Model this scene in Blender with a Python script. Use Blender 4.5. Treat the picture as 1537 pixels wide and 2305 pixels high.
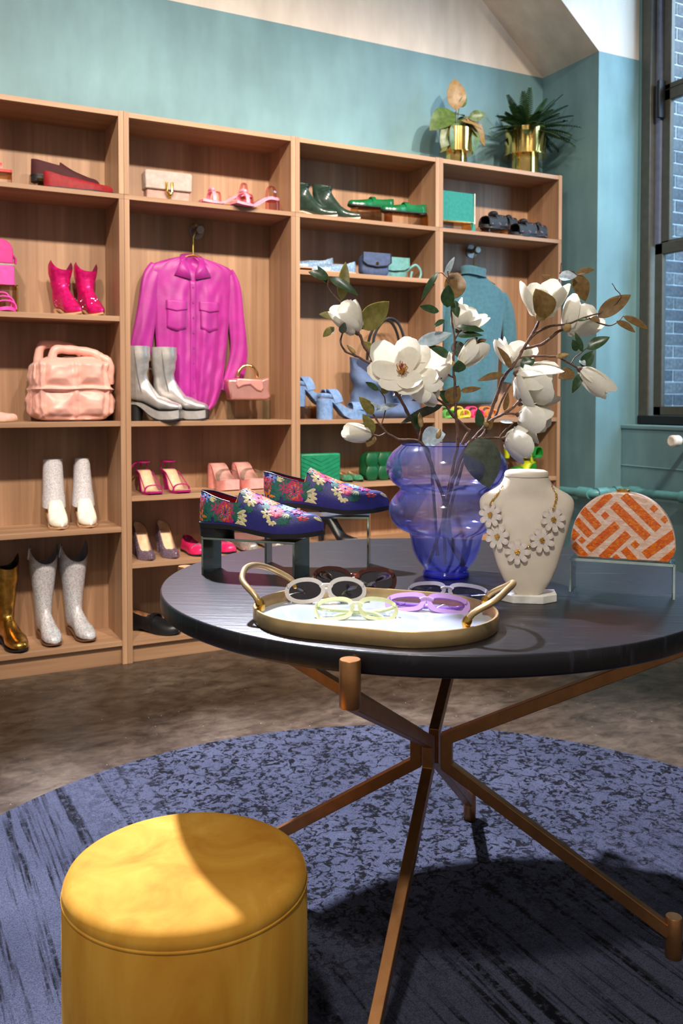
import bpy, bmesh, math, random
from mathutils import Vector, Matrix, noise as mnoise
PI = math.pi
rnd = random.Random(7)
scene = bpy.context.scene
for o in list(bpy.data.objects):
    bpy.data.objects.remove(o)
col = scene.collection

# ------------------------------------------------------------------ camera
FPX, YAW, TILT, PCY, PCX = 2017.79, .4755, .0332, 965.71, 768.5     # focal length and principal point for a 1537 x 2305 frame
CAM = Vector((-.9395, -3.847, 1.1471))
cd = bpy.data.cameras.new('camera'); co = bpy.data.objects.new('camera', cd); col.objects.link(co)
cd.sensor_fit = 'VERTICAL'; cd.sensor_height = 36; cd.lens = 36 * FPX / 2305
cd.shift_y = -(1152.5 - PCY) / 2305
co.location = CAM; co.rotation_euler = (PI / 2 - TILT, 0, -YAW)
cd.clip_start = .05
cd.dof.use_dof = True; cd.dof.focus_distance = 1.85; cd.dof.aperture_fstop = 7.5
scene.camera = co

# ------------------------------------------------------------------ world, lamps, exposure
world = bpy.data.worlds.new('world'); scene.world = world; world.use_nodes = True
bg = world.node_tree.nodes['Background']; bg.inputs[0].default_value = (1.0, .94, .88, 1); bg.inputs[1].default_value = .34
scene.view_settings.view_transform = 'Standard'; scene.view_settings.look = 'None'
scene.view_settings.gamma = 1; scene.view_settings.use_curve_mapping = False
scene.view_settings.exposure = 0.0

def lamp(name, kind, loc, target, power, color, **kw):
    l = bpy.data.lights.new(name, kind); o = bpy.data.objects.new(name, l); col.objects.link(o)
    l.energy = power; l.color = color; o.location = loc
    o.rotation_euler = (Vector(target) - Vector(loc)).to_track_quat('-Z', 'Y').to_euler()
    for k, v in kw.items(): setattr(l, k, v)
    return o
lamp('track_lamp_cool', 'SPOT', (-.08, .06, 3.98), (.12, -2.15, .75), 2600, (.84, .86, 1.0), spot_size=math.radians(50), spot_blend=.45, shadow_soft_size=.085)
for i, (x, tx) in enumerate([(-1.7, -.5), (-.5, .35), (.8, 1.15), (1.9, 1.95)]):
    lamp('track_lamp_warm', 'SPOT', (x, -3.2, 3.95), (tx, .2, 1.35), 500, (1.0, .88, .75), spot_size=math.radians(58), spot_blend=.8, shadow_soft_size=.09)
lamp('front_fill_lamp', 'SPOT', (-1.6, -4.2, 3.9), (.1, -2.3, .8), 340, (1.0, .93, .84), spot_size=math.radians(52), spot_blend=.9, shadow_soft_size=.12)  # unseen warm fill added on the camera side to brighten the table things
lamp('track_lamp_wall', 'SPOT', (-.2, -1.8, 3.9), (.9, .28, 2.9), 95, (1.0, .93, .86), spot_size=math.radians(95), spot_blend=1, shadow_soft_size=.15)
lamp('window_daylight', 'AREA', (3.55, -1.75, 2.4), (2.5, -.15, 1.9), 85, (.50, .76, 1.0), shape='RECTANGLE', size=.9, size_y=2.4)
lamp('alley_daylight', 'AREA', (3.9, -1.2, 3.9), (3.5, .45, 2.0), 120, (.82, .91, 1.0), shape='RECTANGLE', size=1.4, size_y=1.4)

# ------------------------------------------------------------------ placing helpers (a ray through an image pixel met with a plane of the room)
_fw = Vector((math.sin(YAW) * math.cos(TILT), math.cos(YAW) * math.cos(TILT), -math.sin(TILT)))
_rt = Vector((math.cos(YAW), -math.sin(YAW), 0)); _up = _rt.cross(_fw)
def ray(u, v): return _fw + _rt * ((u - PCX) / FPX) - _up * ((v - PCY) / FPX)
def onY(u, v, Y): d = ray(u, v); return CAM + d * ((Y - CAM.y) / d.y)
def onZ(u, v, Z): d = ray(u, v); return CAM + d * ((Z - CAM.z) / d.z)
def atD(u, v, D): return CAM + ray(u, v) * D

# ------------------------------------------------------------------ materials
def lin(h):
    h = h.lstrip('#'); c = [int(h[i:i + 2], 16) / 255 for i in (0, 2, 4)]
    return tuple((x / 12.92 if x <= .04045 else ((x + .055) / 1.055) ** 2.4) for x in c) + (1,)
MATS = {}
def base_mat(name):
    m = bpy.data.materials.new(name); m.use_nodes = True; nt = m.node_tree
    b = nt.nodes['Principled BSDF']; MATS[name] = m
    return m, nt, b
def N(nt, t, **kw):
    n = nt.nodes.new(t)
    for k, v in kw.items():
        if k in n.inputs: n.inputs[k].default_value = v
        else: setattr(n, k, v)
    return n
def L(nt, a, b): nt.links.new(a, b)
def coords(nt, scale=(1, 1, 1)):
    tc = N(nt, 'ShaderNodeTexCoord'); mp = N(nt, 'ShaderNodeMapping'); mp.inputs['Scale'].default_value = scale
    L(nt, tc.outputs['Object'], mp.inputs['Vector']); return mp.outputs[0]
def noise(nt, vec, scale, detail=3, rough=.55, dist=0):
    n = N(nt, 'ShaderNodeTexNoise'); n.inputs['Scale'].default_value = scale; n.inputs['Detail'].default_value = detail
    n.inputs['Roughness'].default_value = rough; n.inputs['Distortion'].default_value = dist
    L(nt, vec, n.inputs['Vector']); return n.outputs['Fac']
def ramp(nt, fac, stops):
    r = N(nt, 'ShaderNodeValToRGB'); e = r.color_ramp.elements
    while len(e) < len(stops): e.new(.5)
    for i, (p, c) in enumerate(stops): e[i].position = p; e[i].color = lin(c) if isinstance(c, str) else c
    L(nt, fac, r.inputs[0]); return r.outputs[0]
def mix(nt, fac, a, b, mode='MIX'):
    m = N(nt, 'ShaderNodeMix', data_type='RGBA', blend_type=mode)
    for s, i in ((fac, 0), (a, 6), (b, 7)):
        if hasattr(s, 'is_output') or hasattr(s, 'links'): L(nt, s, m.inputs[i])
        else: m.inputs[i].default_value = s if i == 0 else (lin(s) if isinstance(s, str) else s)
    return m.outputs[2]
def bump(nt, b, h, strength, dist=.002):
    n = N(nt, 'ShaderNodeBump'); n.inputs['Strength'].default_value = strength; n.inputs['Distance'].default_value = dist
    L(nt, h, n.inputs['Height']); L(nt, n.outputs[0], b.inputs['Normal'])
def dark(h, f):
    h = h.lstrip('#'); return '#' + ''.join('%02x' % max(0, min(255, int(int(h[i:i + 2], 16) * f))) for i in (0, 2, 4))
def mat(name, hexc, rough=.5, metal=0, var=.12, vs=25, bmp=0, bs=300, coat=0, sheen=0, spec=.5, sss=0, scale=(1, 1, 1)):
    if name in MATS: return MATS[name]
    m, nt, b = base_mat(name); v = coords(nt, scale)
    f = noise(nt, v, vs, 4)
    L(nt, ramp(nt, f, [(.3, dark(hexc, 1 - var)), (.7, dark(hexc, 1 + var))]), b.inputs['Base Color'])
    b.inputs['Roughness'].default_value = rough; b.inputs['Metallic'].default_value = metal
    b.inputs['Coat Weight'].default_value = coat; b.inputs['Coat Roughness'].default_value = .08
    b.inputs['Sheen Weight'].default_value = sheen; b.inputs['Specular IOR Level'].default_value = spec
    if sss: b.inputs['Subsurface Weight'].default_value = sss; b.inputs['Subsurface Radius'].default_value = (.01, .008, .006)
    if bmp: bump(nt, b, noise(nt, v, bs, 2), bmp)
    return m
def glitter(name, hexc, hi='#ffffff', cell=700, metal=.75, rough=.28):
    if name in MATS: return MATS[name]
    m, nt, b = base_mat(name); v = coords(nt)
    vo = N(nt, 'ShaderNodeTexVoronoi'); vo.inputs['Scale'].default_value = cell; L(nt, v, vo.inputs['Vector'])
    sx = N(nt, 'ShaderNodeSeparateColor'); L(nt, vo.outputs['Color'], sx.inputs[0])
    L(nt, ramp(nt, sx.outputs[0], [(0, dark(hexc, .72)), (.6, hexc), (.93, hexc), (.99, hi)]), b.inputs['Base Color'])
    b.inputs['Metallic'].default_value = metal; b.inputs['Roughness'].default_value = rough
    bump(nt, b, sx.outputs[1], .9, .0012)
    return m
def wood(name, axis, base='#c29a78', dk='#a17958'):
    m, nt, b = base_mat(name)
    sc = {'v': (55, 55, 1.6), 'h': (1.6, 55, 55)}[axis]
    v = coords(nt, sc); f = noise(nt, v, 1.0, 6, .62, .4)
    v2 = coords(nt, {'v': (7, 7, .25), 'h': (.25, 7, 7)}[axis]); g = noise(nt, v2, 1.0, 2)
    c1 = ramp(nt, f, [(.25, dk), (.75, base)])
    c2 = ramp(nt, g, [(.35, '#c9c3bd'), (.65, '#ffffff')])
    L(nt, mix(nt, 1.0, c1, c2, 'MULTIPLY'), b.inputs['Base Color'])
    b.inputs['Roughness'].default_value = .5; bump(nt, b, f, .15, .001)
    return m
def metal_mat(name, hexc, rough=.2):
    return mat(name, hexc, rough, 1, .06, 30)
def clear(name, tint, deep=None, power=2.0, rough=.02, zdeep=None, glow=None):
    """thin clear sheet: tinted straight-through light plus a Fresnel reflection"""
    m, nt, b = base_mat(name); nt.nodes.remove(b); out = nt.nodes['Material Output']
    tr = N(nt, 'ShaderNodeBsdfTransparent'); gl = N(nt, 'ShaderNodeBsdfGlossy'); gl.inputs['Roughness'].default_value = rough
    lw = N(nt, 'ShaderNodeLayerWeight'); lw.inputs['Blend'].default_value = .5
    pw = N(nt, 'ShaderNodeMath', operation='POWER'); L(nt, lw.outputs['Facing'], pw.inputs[0]); pw.inputs[1].default_value = power
    cv = mix(nt, pw.outputs[0], tint, deep or tint)
    if zdeep:
        tc = N(nt, 'ShaderNodeTexCoord'); sp = N(nt, 'ShaderNodeSeparateXYZ'); L(nt, tc.outputs['Object'], sp.inputs[0])
        mr = N(nt, 'ShaderNodeMapRange'); L(nt, sp.outputs[2], mr.inputs[0])
        mr.inputs[1].default_value = zdeep[0]; mr.inputs[2].default_value = zdeep[1]; mr.inputs[3].default_value = 1; mr.inputs[4].default_value = 0
        cv = mix(nt, mr.outputs[0], cv, zdeep[2], 'MULTIPLY')
    L(nt, cv, tr.inputs[0])
    p5 = N(nt, 'ShaderNodeMath', operation='POWER'); L(nt, lw.outputs['Facing'], p5.inputs[0]); p5.inputs[1].default_value = 4.5
    fr = N(nt, 'ShaderNodeMath', operation='MULTIPLY_ADD'); L(nt, p5.outputs[0], fr.inputs[0]); fr.inputs[1].default_value = .8; fr.inputs[2].default_value = .045
    mx = N(nt, 'ShaderNodeMixShader'); L(nt, fr.outputs[0], mx.inputs[0]); L(nt, tr.outputs[0], mx.inputs[1]); L(nt, gl.outputs[0], mx.inputs[2])
    if glow:
        tl = N(nt, 'ShaderNodeBsdfTranslucent'); tl.inputs[0].default_value = lin(glow[0]); df = N(nt, 'ShaderNodeBsdfDiffuse'); df.inputs[0].default_value = lin(glow[0])
        m1 = N(nt, 'ShaderNodeMixShader'); m1.inputs[0].default_value = .5; L(nt, tl.outputs[0], m1.inputs[1]); L(nt, df.outputs[0], m1.inputs[2])
        m2 = N(nt, 'ShaderNodeMixShader'); m2.inputs[0].default_value = glow[1]; L(nt, mx.outputs[0], m2.inputs[1]); L(nt, m1.outputs[0], m2.inputs[2]); mx = m2
    L(nt, mx.outputs[0], out.inputs[0])
    return m
def leafy(name, hexc, hex2, trans=.25, rough=.45, vs=60, white=False):
    m, nt, b = base_mat(name); out = nt.nodes['Material Output']; v = coords(nt)
    c = ramp(nt, noise(nt, v, vs, 3), [(.3, hexc), (.7, hex2)])
    L(nt, c, b.inputs['Base Color']); b.inputs['Roughness'].default_value = rough
    t = N(nt, 'ShaderNodeBsdfTranslucent'); L(nt, c, t.inputs[0])
    mx = N(nt, 'ShaderNodeMixShader'); mx.inputs[0].default_value = trans
    L(nt, b.outputs[0], mx.inputs[1]); L(nt, t.outputs[0], mx.inputs[2]); L(nt, mx.outputs[0], out.inputs[0])
    return m

# ------------------------------------------------------------------ mesh builder
class MB:
    def __init__(s): s.v = []; s.f = []; s.m = []
    def add(s, vs, fs, mi=0):
        o = len(s.v); s.v += [tuple(p) for p in vs]; s.f += [tuple(i + o for i in f) for f in fs]; s.m += [mi] * len(fs); return s
    def box(s, x0, x1, y0, y1, z0, z1, mi=0):
        vs = [(x, y, z) for z in (z0, z1) for y in (y0, y1) for x in (x0, x1)]
        return s.add(vs, [(0, 2, 3, 1), (4, 5, 7, 6), (0, 1, 5, 4), (2, 6, 7, 3), (0, 4, 6, 2), (1, 3, 7, 5)], mi)
    def rings(s, R, closed=True, cap0=False, cap1=False, mi=0):
        n = len(R[0]); vs = [p for r in R for p in r]; fs = []
        for i in range(len(R) - 1):
            for j in range(n if closed else n - 1):
                k = (j + 1) % n; fs.append((i * n + j, i * n + k, (i + 1) * n + k, (i + 1) * n + j))
        if cap0: fs.append(tuple(range(n))[::-1])
        if cap1: fs.append(tuple((len(R) - 1) * n + j for j in range(n)))
        return s.add(vs, fs, mi)
    def lathe(s, prof, n=40, c=(0, 0), cap0=True, cap1=True, mi=0):
        return s.rings([[(c[0] + r * math.cos(2 * PI * j / n), c[1] + r * math.sin(2 * PI * j / n), z) for j in range(n)] for r, z in prof], True, cap0, cap1, mi)
    def tube(s, path, r, n=8, flat=None, up=None, cap=True, mi=0):
        P = [Vector(p) for p in path]; R = []; u = Vector(up) if up else None
        for i, p in enumerate(P):
            t = (P[min(i + 1, len(P) - 1)] - P[max(i - 1, 0)]).normalized()
            if u is None: u = Vector((0, 0, 1)) if abs(t.z) < .9 else Vector((1, 0, 0))
            a = (u - t * u.dot(t)).normalized(); b = t.cross(a); u = a if up is None else Vector(up)
            q = r[i] if isinstance(r, (list, tuple)) else r
            f = flat if flat else (1, 1)
            R.append([p + a * (q * f[0] * math.cos(2 * PI * j / n)) + b * (q * f[1] * math.sin(2 * PI * j / n)) for j in range(n)])
        return s.rings(R, True, cap, cap, mi)
    def prism(s, poly, y0, y1, mi=0):          # poly in x,z extruded along y
        n = len(poly); vs = [(x, y0, z) for x, z in poly] + [(x, y1, z) for x, z in poly]
        fs = [tuple(range(n)), tuple(range(2 * n - 1, n - 1, -1))] + [(i, n + i, n + (i + 1) % n, (i + 1) % n) for i in range(n)]
        return s.add(vs, fs, mi)
    def slab(s, poly, z0, z1, mi=0):           # poly in x,y extruded along z
        n = len(poly); vs = [(x, y, z0) for x, y in poly] + [(x, y, z1) for x, y in poly]
        fs = [tuple(range(n - 1, -1, -1)), tuple(range(n, 2 * n))] + [(i, (i + 1) % n, n + (i + 1) % n, n + i) for i in range(n)]
        return s.add(vs, fs, mi)
    def ball(s, c, r, n=8, mi=0, sc=(1, 1, 1)):
        k = n // 2 + 1
        return s.rings([[(c[0] + sc[0] * r * math.sin(PI * (i + .02) / (k + .04)) * math.cos(2 * PI * j / n), c[1] + sc[1] * r * math.sin(PI * (i + .02) / (k + .04)) * math.sin(2 * PI * j / n), c[2] - sc[2] * r * math.cos(PI * (i + .02) / (k + .04))) for j in range(n)] for i in range(k + 1)], True, True, True, mi)
    def mesh(s, name, mats, smooth=True, angle=40):
        me = bpy.data.meshes.new(name); me.from_pydata(s.v, [], s.f)
        for m in (mats if isinstance(mats, (list, tuple)) else [mats]): me.materials.append(m)
        if len(me.materials) > 1: me.polygons.foreach_set('material_index', s.m)
        bm = bmesh.new(); bm.from_mesh(me); bmesh.ops.recalc_face_normals(bm, faces=bm.faces); bm.to_mesh(me); bm.free()
        if smooth:
            me.polygons.foreach_set('use_smooth', [True] * len(me.polygons)); me.set_sharp_from_angle(angle=math.radians(angle))
        me.update(); return me
    def build(s, name, mats, parent=None, smooth=True, bevel=0, solid=0, sub=0, angle=40):
        return link(name, s.mesh(name, mats, smooth, angle), parent, bevel, solid, sub)
def link(name, me, parent=None, bevel=0, solid=0, sub=0):
    o = bpy.data.objects.new(name, me); col.objects.link(o)
    if parent is not None: o.parent = parent
    if solid: k = o.modifiers.new('solid', 'SOLIDIFY'); k.thickness = solid; k.offset = 0
    if bevel: k = o.modifiers.new('bevel', 'BEVEL'); k.width = bevel; k.segments = 2; k.limit_method = 'ANGLE'
    if sub: k = o.modifiers.new('sub', 'SUBSURF'); k.levels = sub; k.render_levels = sub
    return o
def tag(o, label=None, cat=None, group=None, kind=None):
    if label: o['label'] = label
    if cat: o['category'] = cat
    if group: o['group'] = group
    if kind: o['kind'] = kind
    return o
def thing(name, label, cat, loc=(0, 0, 0), rz=0, group=None, rx=0, ry=0):
    o = bpy.data.objects.new(name, None); col.objects.link(o); o.empty_display_size = .05
    o.location = loc; o.rotation_euler = (rx, ry, rz); return tag(o, label, cat, group)
def struct(name, mb, m, parent=None, **kw):
    o = mb.build(name, m, parent, **kw)
    if parent is None: o['kind'] = 'structure'
    return o
def lerp(a, b, t): return a + (b - a) * t
def interp(x, pts):
    if x <= pts[0][0]: return pts[0][1:] if len(pts[0]) > 2 else pts[0][1]
    for p, q in zip(pts, pts[1:]):
        if x <= q[0]:
            t = (x - p[0]) / (q[0] - p[0]); r = tuple(lerp(a, b, t) for a, b in zip(p[1:], q[1:])); return r if len(r) > 1 else r[0]
    return pts[-1][1:] if len(pts[-1]) > 2 else pts[-1][1]
def smooth_path(pts, k=4):
    P = [Vector(p) for p in pts]; out = []
    for i in range(len(P) - 1):
        p0, p1, p2, p3 = P[max(i - 1, 0)], P[i], P[i + 1], P[min(i + 2, len(P) - 1)]
        for j in range(k):
            t = j / k; out.append(.5 * ((2 * p1) + (p2 - p0) * t + (2 * p0 - 5 * p1 + 4 * p2 - p3) * t * t + (3 * p1 - p0 - 3 * p2 + p3) * t ** 3))
    return out + [P[-1]]
def sgnpow(c, e): return math.copysign(abs(c) ** e, c)
def softbox(w, d, h, e=4, rows=10, taper=1.0, n=32, round_=.25):
    """pillow-like box standing on z = 0; superellipse plan, rounded top and bottom"""
    R = []
    for i in range(rows + 1):
        t = i / rows; ed = min(t, 1 - t) / max(round_, 1e-3); k = 1 if ed >= 1 else 1 - (1 - ed) ** 2 * .32
        tw = lerp(1, taper, t) * k
        R.append([(w / 2 * tw * sgnpow(math.cos(2 * PI * j / n), 2 / e), d / 2 * tw * sgnpow(math.sin(2 * PI * j / n), 2 / e), h * t) for j in range(n)])
    return R
# ------------------------------------------------------------------ room shell
def paint(name, a, b, cexp, rough=.55):
    m, nt, bs = base_mat(name); v = coords(nt)
    f = noise(nt, v, 2.2, 5, .6); g = noise(nt, coords(nt, (1, 1, .25)), 9, 3)
    c = ramp(nt, f, [(.3, a), (.7, b)]); c2 = ramp(nt, g, [(.3, '#e6e6e6'), (.7, '#ffffff')])
    L(nt, mix(nt, 1.0, c, c2, 'MULTIPLY'), bs.inputs['Base Color']); bs.inputs['Roughness'].default_value = rough
    bump(nt, bs, noise(nt, v, 60, 4), .15, .003); return m
TEAL = paint('teal_paint', '#63868c', '#72979c', 0)
CREAM = paint('cream_paint', '#d9c9b8', '#e2d3c3', 0)
def concrete():
    m, nt, b = base_mat('stained_concrete'); v = coords(nt)
    big = noise(nt, v, 2.3, 6, .65, .6); mid = noise(nt, coords(nt, (1.0, 1.6, 1)), 11, 8, .72, .5); fine = noise(nt, v, 140, 2)
    c = ramp(nt, big, [(.28, '#30281f'), (.5, '#524437'), (.72, '#6e5f4f')])
    c2 = ramp(nt, mid, [(.34, '#8f857c'), (.64, '#ffffff')])
    c = mix(nt, 1.0, c, c2, 'MULTIPLY')
    vo = N(nt, 'ShaderNodeTexVoronoi'); vo.inputs['Scale'].default_value = 55; L(nt, v, vo.inputs['Vector'])
    sp = ramp(nt, vo.outputs['Distance'], [(.06, '#ffffff'), (.12, '#000000')])
    ms = N(nt, 'ShaderNodeMath', operation='MULTIPLY'); L(nt, sp, ms.inputs[0]); L(nt, ramp(nt, noise(nt, v, 30, 1), [(.6, '#000000'), (.66, '#ffffff')]), ms.inputs[1])
    L(nt, mix(nt, ms.outputs[0], c, '#b8a896'), b.inputs['Base Color'])
    L(nt, ramp(nt, big, [(.3, (.30,) * 3 + (1,)), (.7, (.5,) * 3 + (1,))]), b.inputs['Roughness'])
    bump(nt, b, fine, .1, .001); return m
struct('floor', MB().box(-4.2, 2.95, -6.2, .29, -.08, 0), concrete(), smooth=False)
ZT = 3.005
w = MB(); w.box(-4.2, 2.95, .29, .42, 0, ZT, 0); w.box(-4.2, 2.95, .29, .42, ZT, 4.3, 1)
struct('wall_back', w, [TEAL, CREAM], smooth=False)
PX, PY = 2.502, -.165
w = MB(); w.box(PX, 2.79, PY, .29, 0, ZT, 0)
w.prism([(PX, ZT), (2.79, ZT), (2.79, 4.3), (.94, 4.3)], PY, .29, 1)
struct('wall_pier', w, [TEAL, CREAM], smooth=False)
w = MB(); WY0, WY1 = -.185, -1.45
w.box(2.79, 2.95, -6.2, WY1, 0, ZT, 0); w.box(2.79, 2.95, -6.2, WY1, ZT, 4.3, 1); w.box(2.79, 2.95, WY1, .29, 3.75, 4.3, 1)
w.box(2.79, 2.95, WY0, .29, 0, 3.75, 0)
struct('wall_right', w, [TEAL, CREAM], smooth=False)
w = MB(); w.box(2.69, 2.95, -6.2, PY, 0, .985); w.box(2.684, 2.95, -6.2, PY, .985, 1.008); w.box(2.686, 2.70, -6.2, PY, .78, .79)
struct('wall_right_dado', w, TEAL, smooth=False, bevel=.006)
# window in the right wall
FRAME = mat('window_frame_paint', '#4a483f', .45, 0, .08); STRIP = mat('window_track', '#7d86a0', .4, .3, .06); BLK = mat('black_paint', '#0c0c0e', .5)
win = bpy.data.objects.new('window_1', None); col.objects.link(win); win['kind'] = 'structure'
MB().box(2.792, 2.90, -.25, WY0, 1.03, 3.75).build('window_frame', FRAME, win, bevel=.004)
MB().box(2.792, 2.90, WY1, WY1 + .07, 1.03, 3.75).build('window_frame', FRAME, win, bevel=.004)
MB().box(2.83, 2.86, -.285, -.252, 1.98, 3.75).build('window_track', STRIP, win)
MB().box(2.785, 2.93, WY1, WY0, 1.012, 1.058).build('window_sill', BLK, win, bevel=.004)
def sash(x0, x1, za, zb, rb, rt, st=.055):
    m = MB(); m.box(x0, x1, -.285 - st, -.285, za, zb); m.box(x0, x1, WY1 + .07, WY1 + .07 + st, za, zb)
    m.box(x0, x1, WY1 + .07, -.285, za, za + rb); m.box(x0, x1, WY1 + .07, -.285, zb - rt, zb)
    m.build('window_sash', FRAME, win, bevel=.004)
    MB().box((x0 + x1) / 2 - .003, (x0 + x1) / 2 + .003, WY1 + .1, -.30, za + rb * .8, zb - rt * .8).build('window_pane', GLASSW, win, smooth=False)
GLASSW = clear('window_glass', '#dfeaf2')
sash(2.80, 2.83, 1.06, 1.985, .05, .062); sash(2.845, 2.875, 1.985, 2.81, .02, .06); sash(2.845, 2.875, 2.81, 3.75, .03, .06)
MB().box(2.80, 2.845, -.305, -.285, 2.66, 2.86).build('window_catch', BLK, win, bevel=.004)
# brick wing of the building outside the window
wo = MB(); wo.box(2.97, 4.9, .452, .60, -.4, 4.3); WO = struct('wall_outside', wo, mat('mortar', '#c8ccd0', .9, 0, .1, 60), smooth=False)
BR = [mat('brick_%d' % i, c, .85, 0, .2, 40, .3, 120) for i, c in enumerate(['#66696e', '#72757a', '#5a5e66'])]
bm_ = [MB().box(0, .21, 0, .03, 0, .068).mesh('brick', m, False) for m in BR]
for r in range(46):
    z = .55 + r * .08
    if z > 3.9: break
    for c in range(5):
        b = link('brick', bm_[rnd.randrange(3)], WO); b.location = (2.98 + c * .222 + (.111 if r % 2 else 0), .445 + rnd.uniform(-.002, .002), z)
# painted heating pipe round the pier
PIPE = mat('teal_gloss_paint', '#568d90', .35, 0, .08)
pp = thing('heating_pipe', 'teal painted heating pipe running low around the wall corner', 'pipe', (2.45, 0, .64))
def rel(p, o): return tuple(a - b for a, b in zip(p, o))
po = (2.45, 0, .64)
path = [(2.46, .27, .632), (2.455, 0, .636), (2.452, -.17, .64), (2.49, -.222, .642), (2.60, -.226, .648), (2.632, -.25, .65), (2.64, -.4, .652), (2.64, -1.2, .66), (2.64, -5, .69)]
MB().tube([rel(p, po) for p in smooth_path(path, 5)], .023, 12).build('pipe_run', PIPE, pp)
for a_, b_ in (((2.452, -.10, .64), (2.453, -.185, .64)), ((2.47, -.215, .641), (2.53, -.226, .644)), ((2.585, -.226, .647), (2.622, -.234, .649)), ((2.64, -.29, .651), (2.64, -.345, .652)), ((2.64, -.63, .655), (2.64, -.70, .656))):
    MB().tube([rel(a_, po), rel(b_, po)], .031, 14).build('pipe_joint', PIPE, pp)
kn = thing('radiator_valve', 'white round radiator valve knob below the window', 'valve', (2.56, -.66, .94))
MB().tube([(-.03, 0, 0), (-.024, 0, 0), (.02, 0, 0), (.026, 0, 0)], [.022, .029, .029, .02], 16).build('knob', mat('white_plastic', '#e8ddd0', .4), kn)
MB().tube([(.024, 0, 0), (.13, 0, 0)], .014, 12).build('stem', metal_mat('pipe_steel', '#8c8f92', .4), kn)

# ------------------------------------------------------------------ bookcases
WV, WH = wood('oak_vertical', 'v'), wood('oak_horizontal', 'h')
T, DP = .022, .28
units = [
 (-.8, [.103, .597, 1.053, 1.502], 'oak bookcase at the far end holding the silver glitter boots and pink cowboy boots'),
 (0., [.097, .435, .727, 1.051], 'oak bookcase with the magenta blouse hanging in its middle bay'),
 (.8, [.10, .435, .738, 1.05, 1.756], 'oak bookcase holding the denim tote and blue platform sandals'),
 (1.6, [.10, .42, .722, 1.047], 'oak bookcase beside the window pier with the teal sweater inside')]
elab = ['low oak topper box holding dark red velvet loafers', 'low oak topper box holding the taupe clutch and pink slides', 'low oak topper box holding green ankle boots and green loafers', 'low oak topper box under the gold planters']
for k, (x0, sh, lab) in enumerate(units):
    t = thing('bookcase', lab, 'bookcase', (x0, 0, 0), 0, 'oak bookcases along the teal wall')
    for xs in (.0005, .8 - T - .0005): MB().box(xs, xs + T, 0, DP, 0, 2.0).build('side_panel', WV, t, smooth=False, bevel=.0012)
    MB().box(T, .8 - T, DP - .012, DP - .004, 0, 2.0).build('back_panel', WV, t, smooth=False)
    MB().box(.0005, .7995, .0, DP, 2.0, 2.02).build('top_panel', WH, t, smooth=False, bevel=.0012)
    for z in sh: MB().box(T, .8 - T, .003, DP - .012, z - T, z).build('shelf', WH, t, smooth=False, bevel=.0012)
    MB().box(T, .8 - T, .022, .036, 0, sh[0] - T).build('plinth', WH, t, smooth=False)
    t = thing('bookcase_topper', elab[k], 'shelf box', (x0, 0, 2.0205), 0, 'topper boxes above the bookcases')
    for xs in (.0005, .8 - T - .0005): MB().box(xs, xs + T, 0, DP, 0, .35).build('side_panel', WV, t, smooth=False, bevel=.0012)
    MB().box(T, .8 - T, DP - .012, DP - .004, 0, .35).build('back_panel', WV, t, smooth=False)
    MB().box(T, .8 - T, .002, DP, .326, .348).build('top_panel', WH, t, smooth=False, bevel=.0012)

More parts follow.
